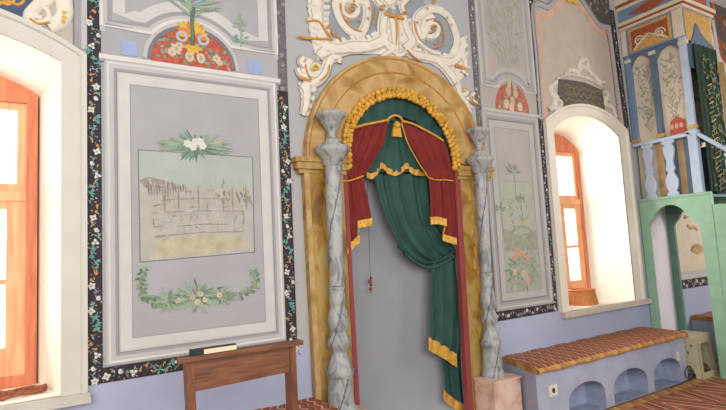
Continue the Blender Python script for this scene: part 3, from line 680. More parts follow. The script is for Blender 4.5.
def column(lab, bx, tx, ped, rs_=1):
    t = thing('twisted_column', lab, 'column', (bx, YC, ped))
    z0, z1 = .40, P_urn[-1][0]
    ax = lambda z: (bx+(tx-bx)*(z-z0)/(z1-z0), YC)
    for nm, pr_, tw, wob in (('urn_finial', P_urn, None, 0), ('capital', P_cap, None, 0), ('shaft', dens(P_sh), (2, -9), .035), ('turned_base', dens(P_low, .012), (3, -14), .0), ('lower_shaft', dens(P_base), (2, -8), .02)):
        k_ = rs_ if tw else (1+rs_)/2
        pr_ = [(z, r*k_) for z, r in pr_]
        mb = MB(); mb.lathe(pr_, ax, m_greym, 28, tw, wob)
        if tw:            # dark painted veins winding round the column
            zs = [p[0] for p in pr_]; rs = [p[1] for p in pr_]
            for ph in (0, math.pi):
                path = []; N = 60
                for k in range(N+1):
                    z = zs[0]+(zs[-1]-zs[0])*k/N; i = max(j for j in range(len(zs)) if zs[j] <= z+1e-9); r = rs[i] if i == len(zs)-1 else rs[i]+(rs[i+1]-rs[i])*(z-zs[i])/(zs[i+1]-zs[i])
                    a = ph-tw[1]/tw[0]*z+(-math.pi/2)/tw[0]+rnd.uniform(-.06, .06); rr = r*(1-wob)+.001; c = ax(z); path.append((c[0]+rr*math.cos(a), c[1]+rr*math.sin(a), z))
                mb.tube(path, [.003+.004*math.sin(k*.35)**2 for k in range(N+1)], m_vein, 5)
        mb.build(nm, t)
    return t
column('grey marbled twisted column left of the prayer niche', W(341, 405, YC).x, W(331, 113, YC).x, .40, .95)
column('grey marbled twisted column standing on the pink pedestal', W(492.5, 384, YC).x+.01, W(477.5, 129, YC).x, .40, .84)
for nm, x, lab in (('pedestal', W(494, 388, YC).x, 'pink marbled square pedestal under right column, beside the bench'), ('pedestal', W(341.5, 410, YC).x, 'pink marbled square pedestal under left column, beside the lectern')):
    t = thing(nm, lab, 'pedestal', (x, YC, 0))
    mb = MB(); w = .155; mb.box(x-w, x+w, YC-w, -.066, 0.05, .385, m_pinkm); mb.build('block', t)
    mb = MB(); mb.box(x-w-.012, x+w+.012, YC-w-.012, -.066, .385, .40, m_pinkm); mb.build('cap', t)
    mb = MB(); mb.box(x-w-.015, x+w+.015, YC-w-.015, -.066, 0, .05, m_pinkm); mb.build('plinth', t)

# ------------------------------------------------------------------ draperies
def drape(mb, L, R, folds, amp, Y, mat, n=40, rows=16, Yfun=None, ph=0):
    """fabric between two pixel curves, folds run from top to bottom"""
    def samp(c, t):
        c = cat_rom(c, 10); s = t*(len(c)-1); i = min(int(s), len(c)-2); f = s-i
        return (c[i][0]+(c[i+1][0]-c[i][0])*f, c[i][1]+(c[i+1][1]-c[i][1])*f)
    g = []
    for k in range(rows+1):
        t = k/rows; a, b_ = samp(L, t), samp(R, t); row = []
        for j in range(n+1):
            u = j/n; y = Y-amp*(1+math.sin(ph+2*math.pi*folds*(u+.04*math.sin(3*t)))+.4*math.sin(ph+2*math.pi*folds*2.3*u+2*t))
            x, z = xz(a[0]+(b_[0]-a[0])*u, a[1]+(b_[1]-a[1])*u, Y); row.append((x, y, z))
        g.append(row)
    mb.grid(g, mat)
def hem(mb, pts, h, Y, mat, amp=.006):    # gold hem band along pixel pts, h px deep
    c = cat_rom(pts, 6); a = [xz(x, y, Y) for x, y in c]; b_ = [xz(x, y+h, Y) for x, y in c]
    mb.grid([[(p[0], Y-.003-amp*(1+math.sin(k*1.2)), p[1]) for k, p in enumerate(a)], [(p[0], Y-.006-amp*(1+math.sin(k*1.2)), p[1]) for k, p in enumerate(b_)]], mat)
def cord(mb, pts, r, Y, mat): mb.tube([(*xz(x, y, Y),) and (xz(x, y, Y)[0], Y, xz(x, y, Y)[1]) for x, y in cat_rom(pts, 5)], r, mat, 6)

# green valance behind the fringe
YD = .0
t = thing('valance', 'dark green pleated valance with gold scalloped hem and tassel, top of the niche', 'valance', (2.49, .0, 2.3))
mb = MB()
drape(mb, [(351, 126), (362, 108), (380, 98), (393, 96)], [(353, 128), (366, 124), (382, 121), (395, 121)], 1, .002, YD-.018, m_green, 6, 20)
g = []
for k in range(61):
    a = math.pi*(1-k/60); row = []
    for f in (1.0, .93, .86, .8):
        x, z = ci[0]+.545*f*math.cos(a), ci[1]+.545*f*math.sin(a)-(1-f)*.35; row.append((x, -.018-.010*math.sin(k*1.05)*(1 if f < .99 else .5), z))
    g.append(row)
mb.grid(g, m_greend)
mb.build('pleated_top', t)
mb = MB(); drape(mb, [(386, 118), (383, 135), (376, 155), (366, 172)], [(403, 120), (408, 138), (417, 157), (429, 172)], 2.5, .008, YD+.02, m_green, 50, 14); mb.build('centre_panel', t)
mb = MB(); hem(mb, [(366, 172), (372, 173), (377, 168), (381, 162), (386, 167), (393, 170), (400, 168), (406, 163), (411, 168), (418, 170), (428, 170)], 6, YD+.018, m_goldd); mb.build('scalloped_hem', t)
mb = MB()
mb.prism([(*xz(390.8, 137, 0), 0)[:1]+(-.03,)+xz(390.8, 137)[1:], (xz(400, 138)[0], -.03, xz(400, 138)[1]), (xz(398.5, 128)[0], -.03, xz(398.5, 128)[1]), (xz(392, 127)[0], -.03, xz(392, 127)[1])], (0, .025, 0), m_gold)
x, z = xz(395, 124.5); mb.lathe([(z-.035, .02), (z-.02, .035), (z, .028), (z+.02, .012)], lambda q: (x, -.025), m_gold, 12)
cord(mb, [(387, 123), (389, 118), (395, 115.5), (401, 118), (403, 123)], .011, -.025, m_goldd)
mb.build('tassel', t)
mb = MB()
cord(mb, [(354, 128), (364, 125), (376, 122.5), (388, 120)], .011, -.052, m_goldd); mb.build('gold_trim', t)
mb = MB(); cord(mb, [(402, 121), (413, 124), (425, 130), (436, 136), (443, 141)], .011, -.052, m_goldd); mb.build('gold_trim', t)
# gold fringe garland
mb = MB()
for k in range(46):
    a = math.pi*1.04-(math.pi*1.08)*k/45
    for R, s0 in ((.582, .024), (.553, .02), (.53, .024)):
        da = .045*(R < .56)-.02*(R < .54); s_ = s0*rnd.uniform(.8, 1.25); yy = -.056-.012*rnd.random()
        x, z = ci[0]+R*math.cos(a+da)+rnd.uniform(-.006, .006), ci[1]+R*math.sin(a+da)
        mb.lathe([(z+s_*math.cos(j*math.pi/4), max(.002, s_*math.sin(j*math.pi/4))) for j in range(5)], lambda q, x=x, yy=yy: (x, yy), rnd.choice((m_gold, m_gold, m_goldd)), 6)
tag(mb.build('gold_garland'), 'gold ruffled garland edging the top of the niche arch', 'garland')
# red curtains
def redcurtain(lab, upper, lower, trim, tie, hems):
    t = thing('red_curtain', lab, 'curtain', (*xz(*tie[0]),)[:1]+(0,)+xz(*tie[0])[1:])
    mb = MB(); drape(mb, *upper, 4, .007, YD-.034, m_red, 48, 16); mb.build('gathered_top', t)
    mb = MB()
    for l in lower: drape(mb, *l, 2, .006, YD-.03, m_red, 30, 12)
    mb.build('hanging_end', t)
    mb = MB()
    for h in hems: hem(mb, *h, YD-.046, m_gold, .004)
    mb.build('gold_hem', t)
    mb = MB(); cord(mb, tie, .006, -.058, m_gold); mb.build('tie_cord', t)
    if trim:
        mb = MB(); cord(mb, trim, .006, -.052, m_goldd); mb.build('gold_edge', t)
redcurtain('red curtain tied back at left side of the niche, beside left column',
    ([(353, 128), (347, 144), (342.5, 162), (341, 178)], [(387, 122), (384, 140), (376, 156), (363, 177)]),
    [([(341, 177), (342, 200), (344.5, 230), (347, 246)], [(352, 178), (354, 200), (357, 225), (356, 240)]), ([(350, 178), (352, 195), (355, 212), (357, 222)], [(362, 176), (366, 192), (369, 206), (371, 219)])],
    None, [(341, 180), (348, 181), (355, 179), (363, 176)], [([(357, 221), (364, 219.5), (371.5, 218)], 7.5), ([(346.5, 246), (352, 241), (359, 235)], 8), ([(357, 222), (358.5, 230), (358.5, 238)], 3)])
redcurtain('red curtain tied back at right side of the niche, over the green drape',
    ([(401, 122), (407, 140), (417, 158), (428, 178)], [(443, 141), (447, 152), (450, 165), (453, 179)]),
    [([(428, 177), (429, 192), (429.5, 206), (430, 218)], [(444, 179), (446, 195), (446, 208), (446, 220)]), ([(441, 178), (443, 200), (444, 222), (442, 236)], [(453, 178), (454, 200), (455, 222), (456, 240)])],
    [(401.5, 123), (407, 141), (417, 160), (428, 177)], [(428, 177.5), (436, 180), (445, 180), (453, 181)], [([(430, 217), (438, 217), (446, 219)], 7.5), ([(442, 234), (449, 236), (456, 238)], 7), ([(446, 219), (444, 227), (442, 234)], 3)])
# green curtain
t = thing('green_curtain', 'long dark green curtain swept to right of the niche, gold hems', 'curtain', (2.85, .02, .5))
mb = MB(); drape(mb, [(372, 175), (378, 200), (389, 230), (404, 252), (418, 262), (430, 266)], [(429, 174), (431, 196), (436, 222), (446, 238), (452, 246), (456, 252)], 3.5, .017, YD+.06, m_green, 90, 24); mb.build('swag', t)
mb = MB()
cord(mb, [(404, 253), (422, 266), (438, 266), (456, 255)], .016, .018, m_green); cord(mb, [(398, 246), (420, 261), (438, 261), (456, 250)], .012, .01, m_greend); mb.build('swag_fold', t)
mb = MB(); drape(mb, [(431, 264), (429, 285), (428.5, 310), (428.5, 338)], [(456, 256), (458, 290), (459, 320), (456, 355)], 3, .014, YD+.04, m_green, 60, 20); mb.build('long_tail', t)
mb = MB(); hem(mb, [(428, 337), (436, 341), (446, 347), (456, 354)], 13.5, YD+.026, m_goldd); mb.build('gold_hem', t)
mb = MB(); drape(mb, [(440, 350), (441, 362), (443, 378), (444, 391)], [(459, 300), (462, 340), (465, 375), (468, 408)], 2, .010, YD+.05, m_greend, 40, 14); mb.build('short_tail', t)
mb = MB(); hem(mb, [(443, 390), (450, 396), (458, 402), (467, 409)], 10, YD+.046, m_goldd); mb.build('gold_hem', t)
mb = MB(); drape(mb, [(455, 256), (458, 290), (461, 340), (465, 400)], [(458.5, 256), (461.5, 290), (465, 340), (470, 400)], 1, .004, YD-.005, m_green, 8, 14); mb.build('straight_edge', t)
# pendant on its string
YP = .06
t = thing('hanging_ornament', 'small red bead ornament hanging on a thin string inside the niche', 'ornament', (xz(370, 275, YP)[0], YP, xz(370, 292, YP)[1]))
mb = MB(); mb.tube([(xz(x, y, YP)[0], YP, xz(x, y, YP)[1]) for x, y in ((367, 178), (368.5, 225), (370.5, 277))], .0022, m_wire, 6); mb.build('string', t)
for y, r in ((278, .012), (281.5, .017), (285, .012), (289, .014), (292, .007)):
    x, z = xz(370.5+.6*math.sin(y), y, YP); mb = MB(); mb.lathe([(z-r*math.cos(j*math.pi/6), max(.001, r*math.sin(j*math.pi/6))) for j in range(7)], lambda q: (x, YP), m_bead, 10); mb.build('bead', t)

# ------------------------------------------------------------------ rococo crest above the mihrab
t = thing('scroll_crest', 'white rococo scrollwork crest with gold lines above the yellow arch', 'crest', (2.5, 0, 3.1))
mb = MB()
def sc_(pts, w0, w1=None, h=.02, mat=m_stucco, Y=-.004, wav=0, n=6, lob=0):
    pp = curve(pts, 0, n); N = len(pp)-1; w1 = w0 if w1 is None else w1
    ww = [(w0+(w1-w0)*k/N)*(1+wav*math.sin(k*1.9)) for k in range(N+1)]
    if mat is not m_stucco: mb.relief(pp, ww, -.028, mat, .008); return
    h = min(h, .02); Y = Y-.003*rnd.random()
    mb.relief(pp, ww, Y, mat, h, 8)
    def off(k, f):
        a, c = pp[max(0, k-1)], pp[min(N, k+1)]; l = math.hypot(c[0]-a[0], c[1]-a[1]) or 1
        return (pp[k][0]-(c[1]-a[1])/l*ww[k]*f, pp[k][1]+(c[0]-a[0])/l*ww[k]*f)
    for f in ((.3, -.34) if w0 > .04 else (.3,)):        # shading lines painted along the ribbon
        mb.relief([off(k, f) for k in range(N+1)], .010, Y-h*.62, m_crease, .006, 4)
    mb.band([off(k, -.5) for k in range(N+1)], .012, -.0035, m_shade, 0)  # shade line painted along one edge of the ribbon
    acc = 0
    if lob or w0 >= .08:
        for k in range(1, N):                            # acanthus lobes along the rim
            acc += math.hypot(pp[k][0]-pp[k-1][0], pp[k][1]-pp[k-1][1])
            if acc > .05:
                acc = 0
                for f in ((.5, -.5) if lob == 2 else (.5,)):
                    q = off(k, f*.8); r = off(k, f*1.35); d = (pp[k][0]-pp[k-1][0], pp[k][1]-pp[k-1][1]); l = math.hypot(*d) or 1
                    mb.relief([q, (r[0]-d[0]/l*.012, r[1]-d[1]/l*.012), (r[0]+(r[0]-q[0])*.3-d[0]/l*.03, r[1]+(r[1]-q[1])*.3-d[1]/l*.03)], [.045, .04, .012], Y+.001, m_stucco, .014, 6)
def spiral(cx, cy, r0, r1, a0, turns, n=30): return [(cx+(r0+(r1-r0)*k/n)*math.cos(a0+turns*2*math.pi*k/n), cy+(r0+(r1-r0)*k/n)*math.sin(a0+turns*2*math.pi*k/n)) for k in range(n+1)]
# blue grey grounds
mb.slab([(322, -20), (320, 5), (322, 24), (328, 36), (338, 44), (372, 46), (384, 40), (392, 14), (394, -20)], -.003, m_scrollbg, .003)
mb.slab([(394, -20), (396, 14), (406, 38), (418, 52), (440, 60), (455, 52), (457, 30), (449, 13), (434, 6), (424, 4), (424, -20)], -.003, m_scrollbg, .003)
mb.build('painted_ground', t)
mb = MB()
sc_([(318, -25), (317, -8), (316, 8), (317, 22), (321, 36), (326, 47), (318, 58)], .15, .11, wav=.12)
mb.slab([(308, 20), (318, 10), (326, 36), (340, 44), (346, 54), (332, 58), (318, 60), (313, 46)], -.009, m_stucco, .008)
sc_([(326, 47), (338, 50), (352, 47), (368, 47), (380, 42), (384, 34)], .11, .13)
sc_([(318, 57), (328, 54), (340, 51), (356, 51), (372, 48), (384, 44)], .05, .07)
for p in ((307, 8), (307, 22), (309, 26), (311, 42), (309, 32)): sc_([(p[0], p[1]-3), (p[0]+4, p[1]), (p[0]+12, p[1]+4)], .03, .07)
mb.build('leaf_scroll', t)
mb = MB()
sc_(spiral(351, 9, 2.5, 12.5, 2.6, 1.5)+[(337.5, 2), (338, 14), (345, 27), (357, 35), (364, 28), (367, 12), (362, -4), (352, -12)], .035, .085, h=.03)
sc_([(339, 5), (341, 17), (349, 28), (360, 33)], .014, .014, .012, m_ogold, -.03); sc_([(374, 8), (373.5, 18), (371, 26)], .014, .014, .012, m_ogold, -.03)
sc_(spiral(350.5, 9.5, 1, 5, 0, 1), .014, .01, .01, m_ogold, -.03)
mb.build('large_scroll', t)
mb = MB()
mb.slab([(380, 15), (403, 19), (411, 36), (417, 50), (404, 54), (395, 59), (384, 54), (368, 54), (366, 46), (378, 40)], -.009, m_stucco, .008)
sc_([(384, 14), (382, 28), (384, 42), (393, 50)], .10, .12); sc_([(402, 16), (406, 30), (411, 42), (404, 50)], .10, .12); sc_([(393, 20), (394, 36), (395, 50), (396, 58)], .15, .05)
sc_([(380, 58), (390, 52), (398, 56), (404, 53)], .05)
sc_([(382, 15.5), (392, 17), (402, 20)], .03, .03, .014, m_ogold, -.035); sc_([(394, 19), (395, 30), (394.5, 46)], .035, .008, .012, m_ogold, -.035)
for p in ((348, 14), (352, 3), (357, 22), (346, 22), (366, 20), (367, 10)):
    x, z = xz(*p); disc(mb, x, z, .013, .013, -.034, m_ogold)
mb.build('centre_shell', t)
mb = MB()
sc_([(386, 10), (378, 4), (370, -6)], .06); mb.build('top_scroll', t); mb = MB(); sc_([(403, 14), (401, 6), (408, -2), (416, -12)], .06); mb.build('top_scroll', t); mb = MB(); sc_([(390, -14), (395, -4), (388, 3), (382, -4)], .09)
mb.build('top_scroll', t)
for p in ((381, 9), (403, 15)):
    mb = MB(); sc_(spiral(p[0], p[1], .6, 2.6, 0, 1, 12), .012, .016, .012, m_ogold, -.035); mb.build('gold_curl', t)
mb = MB(); sc_([(433, -6), (432.5, 5)], .05, .02, .012, m_ogold, -.02); mb.build('gold_stem', t)
mb = MB()
sc_(spiral(431, 29.5, 2.5, 11.5, 2.2, 1.4)+[(421, 38), (417, 28), (416, 18), (424, 11), (436, 9), (447, 16), (454, 29), (457, 44), (452, 56)], .035, .09, h=.03)
sc_([(412, 20), (413, 32), (418, 43), (428, 51), (438, 54)], .05, .05)
sc_([(443, 34), (441, 45), (431, 49.5)], .014, .014, .012, m_ogold, -.032); sc_(spiral(432, 29, .6, 3, 0, 1, 12), .012, .016, .01, m_ogold, -.032)
sc_([(424, 22), (432, 20), (440, 25), (443, 34)], .012, .012, .01, m_ogold, -.032)
sc_([(412, 22), (414.5, 34), (420, 43)], .012, .012, .01, m_ogold, -.034)
for p in ((415, 24), (425, 10), (445, 19), (449, 26), (440, 35), (438, 42), (433, 45)):
    x, z = xz(*p); disc(mb, x, z, .012, .012, -.034, m_ogold)
mb.build('large_scroll', t)
mb = MB()
mb.slab([(412, 48), (436, 56), (452, 56), (460, 40), (468, 60), (463, 78), (456, 84), (446, 72), (430, 63), (412, 58)], -.009, m_stucco, .008)
sc_([(404, 50), (414, 55), (428, 58), (442, 62), (452, 62), (460, 52), (462, 40)], .09, .12, wav=.12); sc_([(436, 60), (446, 70), (455, 82)], .10, .12); sc_([(456, 50), (464, 62), (462, 74)], .10, .08)
sc_([(405, 51), (412, 58), (420, 63)], .016, .016, .012, m_ogold, -.032); sc_([(453, 66), (459, 68), (464, 70)], .035, .03, .014, m_ogold, -.036)
for p in ((462, 38), (463, 46), (464, 54)): sc_([(p[0]+3, p[1]), (p[0]-4, p[1]+4)], .04, .07)
mb.build('leaf_scroll', t)
mb = MB()
sc_(spiral(313.5, 69, 1.5, 8.5, 2.0, 1.3)+[(309, 62), (305, 72), (308, 82), (316, 82), (324, 74), (328, 62), (334, 56)], .03, .085, h=.03)
sc_([(303, 58), (300, 63), (306, 68)], .05, .06); sc_([(297, 69), (300, 75), (308, 78)], .05, .06); sc_([(330, 58), (338, 58), (338, 64)], .07, .05); sc_([(305, 84), (306, 95), (305, 106), (302, 116)], .11, .05, wav=.15); sc_([(301, 86), (304, 90)], .06)
sc_([(297, 79), (303, 80), (309, 82)], .022, .022, .012, m_ogold, -.03); sc_([(304, 66), (306, 75), (310, 81)], .016, .012, .012, m_ogold, -.036); sc_(spiral(313.5, 69, .5, 3.5, 0, 1.1, 14), .02, .016, .012, m_yel, -.03)
sc_([(328, 66), (325, 76), (318, 82)], .012, .012, .01, m_ogold, -.032)
sc_([(296, 43-5), (305, 39.5), (314, 40), (331, 40.5)], .02, .02, .012, m_ogold, -.036); sc_([(307, 22.5), (317, 23), (324, 32), (331, 40)], .018, .018, .012, m_ogold, -.036)
for p in ((327, 28.5), (331, 34), (336, 38)): x, z = xz(*p); disc(mb, x, z, .016, .016, -.042, m_ogold)
mb.build('small_scroll', t)
mb = MB()
sc_(spiral(463, 92, 1, 5, 2.4, 1.2)+[(458, 88), (456, 80), (450, 74)], .025, .07, h=.03); sc_([(456, 86), (460, 97), (466, 104), (469, 113)], .09, .06, wav=.15); sc_([(473, 93), (470, 99), (476, 104)], .05, .05)
sc_([(470, 97), (471, 103), (477, 105)], .018, .018, .012, m_ogold, -.034); sc_(spiral(463, 91, .4, 2.6, 0, 1, 10), .014, .014, .012, m_yel, -.03)
mb.build('small_scroll', t)

# ------------------------------------------------------------------ masonry benches with kilims
def bench(lab, labc, x0, x1, xb, arches, skew=.12):
    YF = -.47
    t = thing('masonry_bench', lab, 'bench', ((x0+x1)/2, -.23, 0))
    mb = MB(); out = [(x0, 0), (x1, 0), (x1, .445), (x0, .445)]; loops = [[Vector((x, z, 0)) for x, z in out]]; hl = []
    for a, b_, h in arches:
        c = (a+b_)/2; R = (b_-a)/2; hl.append([(a, .004), (b_, .004)]+[(c+R*math.cos(math.pi*k/12), h-R*.5+R*.5*math.sin(math.pi*k/12)) for k in range(13)])
    loops += [[Vector((x, z, 0)) for x, z in l] for l in hl]; fl = [p for l in loops for p in l]
    for tr_ in tessellate_polygon(loops): mb.face([(fl[i].x, YF, fl[i].y) for i in tr_], m_benchl)
    mb.face([(x0, YF, 0), (xb, 0, 0), (xb, 0, .445), (x0, YF, .445)], m_benchl); mb.face([(x1, YF, 0), (x1, 0, 0), (x1, 0, .445), (x1, YF, .445)], m_benchl)
    mb.face([(x0, YF, .445), (x1, YF, .445), (x1, 0, .445), (xb, 0, .445)], m_benchl)
    mb.build('bench_body', t)
    for l in hl:
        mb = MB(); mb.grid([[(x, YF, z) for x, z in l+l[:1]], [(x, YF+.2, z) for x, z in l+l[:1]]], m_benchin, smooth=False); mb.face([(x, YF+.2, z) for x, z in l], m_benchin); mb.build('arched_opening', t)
    c = thing('bench_kilim', labc, 'carpet', ((x0+x1)/2, -.23, .446)); mb = MB()
    rows = []
    N = 40
    for k in range(N+1):
        u = k/N; xf = x0-.01+(x1+.01-x0+.01)*u; xw = xb+(x1-xb)*u; o = .003*math.sin(k*1.7)
        rows.append([(xw, -.004, .50+.004*math.sin(k)), (xw*.5+xf*.5, -.25, .502+.3*o), (xf, YF+.02, .497), (xf, YF-.028, .49)])
    mb.grid(rows, m_carpet); mb.build('woven_top', c)
    mb = MB(); mb.grid([[r[3], (r[3][0], YF-.045, .475), (r[3][0], YF-.043, .450+.005*math.sin(i*.9)), (r[3][0], YF-.012, .447)] for i, r in enumerate(rows)], m_cedge)
    e0, e1 = rows[0], rows[-1]
    for e in (e0, e1): mb.face([e[0], e[1], e[2], e[3], (e[3][0], YF-.04, .447), (e[0][0], -.004, .447)], m_cedge)
    mb.build('rolled_edge', c)
bench('lilac masonry bench with three arched openings under right window', 'red patterned kilim covering the bench under right window', 3.36, 5.665, 3.49, ((3.74, 4.25, .275), (4.38, 4.93, .28), (5.04, 5.54, .275)))
bench('lilac masonry bench behind the wooden lectern, below the landscape panel', 'red patterned kilim on the bench behind the wooden lectern', -.9, 1.60, -.9, ((-.5, 0, .275), (.25, .75, .28), (.95, 1.4, .275)))
bench('lilac masonry bench seen through the green pulpit arch', 'red kilim on the bench seen through the green pulpit arch', 6.80, 9.3, 6.80, ((7.1, 7.6, .275), (7.8, 8.3, .28), (8.5, 9.0, .275)))
# sockets on the bench front
for pc, w, h, lab, kind in (((3.545, .285), .1, .09, 'white power socket on the bench front near the pink pedestal', 1), ((5.50, .27), .045, .09, 'small white switch plate on the bench front near the plastic stool', 0)):
    t = thing('wall_socket', lab, 'socket', (pc[0], -.47, pc[1])); mb = MB(); x, z = pc
    mb.prism([(x-w/2, -.471, z-h/2), (x+w/2, -.471, z-h/2), (x+w/2, -.471, z+h/2), (x-w/2, -.471, z+h/2)], (0, -.012, 0), m_socket); mb.build('cover_plate', t)
    mb = MB(); disc(mb, x, z, .02 if kind else .01, .022, -.4835, m_hole if kind else m_sill, 14); mb.build('socket_well' if kind else 'rocker', t)
# cable by the bench end
mb = MB(); c = Vector((5.60, -.50, .10)); mb.tube([c+Vector((.055*math.cos(k*.33), -.012-.01*math.sin(k*.4), .06*math.sin(k*.33))) for k in range(20)]+[(5.58, -.52, .03), (5.45, -.52, .012), (5.2, -.53, .012)], .006, m_wire, 6)
tag(mb.build('cable'), 'dark looped cable at the right end of the bench base', 'cable')

# ------------------------------------------------------------------ floor carpets
mb = MB(); mb.box(3.2, 9.4, -3.1, -.62, .001, .014, m_floorc); o = mb.build('carpet_field')
t = thing('floor_carpet', 'red and cream zigzag carpet on the floor before the right bench', 'carpet', (5, -1.8, 0)); o.parent = t; o.location = -t.location
mb = MB(); mb.box(3.2, 9.4, -.62, -.52, .001, .013, m_cedge); o = mb.build('carpet_edge', t)
mb = MB(); mb.box(-2.5, 3.15, -3.6, -.55, .001, .013, m_floorc); tag(mb.build('floor_carpet'), 'red zigzag carpet under the wooden lectern', 'carpet')

# ------------------------------------------------------------------ wooden lectern stand
t = thing('lectern', 'brown wooden lectern with deep front board before the landscape panel', 'lectern', (.87, -.62, .014))
zt = 1.035
mb = MB(); mb.prism([(.545, -.735, zt-.026), (1.205, -.735, zt-.026), (1.205, -.735, zt-.002), (.545, -.735, zt-.002)], (0, .055, 0), m_stand)
mb.build('top_board', t)
mb = MB(); mb.prism([(.605, -.70, .855), (1.135, -.70, .868), (1.135, -.70, zt-.03), (.605, -.70, zt-.027)], (0, .022, 0), m_stand); mb.build('front_board', t)
for s, xa in ((0, .585), (1, 1.135)):
    d = .03 if s == 0 else -.0
    mb = MB(); mb.prism([(xa+d, -.708, .014), (xa+.036+d, -.708, .014), (xa+.036, -.708, zt-.029), (xa, -.708, zt-.029)], (0, .085, 0), m_standz); mb.build('side_board', t)
mb = MB(); mb.box(.64, 1.135, -.64, -.625, .3, .36, m_stand); mb.build('stretcher', t)
bx0, bx1 = xz(188, 357, -.66)[0], xz(233, 348, -.66)[0]
t = thing('book', 'closed book with dark cover lying on the lectern top', 'book', ((bx0+bx1)/2, -.66, zt))
mb = MB(); xs = bx0+(bx1-bx0)*.27
mb.box(bx0, xs, -.728, -.687, zt-.002, zt+.028, m_book); mb.box(xs, bx1, -.724, -.687, zt+.024, zt+.028, m_book); mb.box(xs, bx1, -.722, -.687, zt-.002, zt+.001, m_book); mb.build('cover', t)
mb = MB(); mb.box(xs+.0005, bx1-.003, -.728, -.688, zt+.0012, zt+.0238, m_page); mb.build('pages', t)

# ------------------------------------------------------------------ plastic stool
sx, sy, sz = 5.882, -.425, .45
t = thing('plastic_stool', 'cream plastic stool with flower cutouts beside the bench end', 'stool', (sx, sy, 0))
mb = MB(); hw = .132; 
mb.prism([(sx-hw, sy-hw, sz-.02), (sx+hw, sy-hw, sz-.02), (sx+hw, sy+hw, sz-.02), (sx-hw, sy+hw, sz-.02)], (0, 0, .02), m_plastic)
mb.box(sx-hw-.008, sx+hw+.008, sy-hw-.008, sy+hw+.008, sz-.05, sz-.02, m_plastic)
mb.build('seat', t)
fl_ = .035
def stool_side(nx, ny, lattice):
    """splayed side with leg strips, an arched opening and a pierced apron"""
    mb = MB(); tan = Vector((-ny, nx, 0)); nor = Vector((nx, ny, 0))
    def pt(u, z): sp_ = hw+(sz-.03-z)/sz*fl_; return Vector((sx, sy, 0))+nor*sp_+tan*(u*sp_)+Vector((0, 0, z))
    outer = [(-1, .014), (1, .014), (1, sz-.03), (-1, sz-.03)]
    if lattice:
        holes = [[(.62*math.cos(math.pi*k/10), .014+.001+.13*math.sin(math.pi*k/10)) for k in range(11)]]
        for (u, z) in ((0, .225), (.22, .265), (-.22, .265), (0, .31), (.5, .34), (-.5, .34)): holes.append([(u+.085*math.cos(2*math.pi*k/8), z+.017*math.sin(2*math.pi*k/8)) for k in range(8)])
    else:
        holes = [[(-.74, .075), (.74, .075), (.70, sz-.13), (.55, sz-.085), (-.55, sz-.085), (-.70, sz-.13)]]
    lp_ = [[Vector((u, z, 0)) for u, z in l] for l in [outer]+holes]; f_ = [p for l in lp_ for p in l]
    for tr_ in tessellate_polygon(lp_):
        mb.face([pt(f_[i].x, f_[i].y) for i in tr_], m_plastic); mb.face([pt(f_[i].x, f_[i].y)-nor*.006 for i in tr_], m_plastic)
    for l in [outer]+holes:
        for a, b_ in zip(l, l[1:]+l[:1]): mb.face([pt(*a), pt(*b_), pt(*b_)-nor*.006, pt(*a)-nor*.006], m_plastic)
    mb.build('stool_side', t)
stool_side(-1, 0, True); stool_side(1, 0, True); stool_side(0, -1, False); stool_side(0, 1, False)

# ------------------------------------------------------------------ minbar
XM, XF = 5.9, 6.5
t = thing('minbar', 'tall blue and green painted wooden pulpit with balustrade and arched base', 'pulpit', (6.2, -.4, 0))
mb = MB()
def yz(px, py, X=XM): p = WX(px, py, X); return (p.y, p.z)
def side_loop(X, outer, holes, th, mat, mbx):
    lp_ = [[Vector((y, z, 0)) for y, z in l] for l in [outer]+holes]; f_ = [p for l in lp_ for p in l]
    for tr_ in tessellate_polygon(lp_):
        mbx.face([(X, f_[i].x, f_[i].y) for i in tr_], mat); mbx.face([(X+th, f_[i].x, f_[i].y) for i in tr_], mat)
    for l in [outer]+holes:
        for a, b_ in zip(l, l[1:]+l[:1]): mbx.face([(X, *a), (X, *b_), (X+th, *b_), (X+th, *a)], mat)
archh = [(-.672, .0161), (-.095, .0161), (-.088, 1.62), (-.11, 1.66), (-.15, 1.70), (-.18, 1.76), (-.24, 1.815), (-.31, 1.842), (-.39, 1.84), (-.46, 1.80), (-.50, 1.75), (-.52, 1.705), (-.545, 1.69), (-.56, 1.675), (-.638, 1.585), (-.645, 1.40), (-.655, 1.0)]
side_loop(XM, [(-.012, .0145), (-.78, .0145), (-.775, 1.925), (-.012, 1.925)], [archh], .05, m_mgreen, mb); mb.build('near_base_panel', t)
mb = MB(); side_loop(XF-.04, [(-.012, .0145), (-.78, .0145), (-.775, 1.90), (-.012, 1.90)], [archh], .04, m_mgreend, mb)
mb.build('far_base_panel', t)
mb = MB(); mb.box(XM+.05, XF-.04, -.010, -.004, .012, 1.885, m_board); mb.build('back_board', t)
mb = MB(); mb.box(XM-.018, XM, -.79, -.012, 1.915, 1.94, m_mgreen); mb.build('ledge', t)
mb = MB(); mb.box(XM+.05, XF-.04, -.78, -.012, 1.885, 1.91, m_mgreend); mb.build('platform', t)
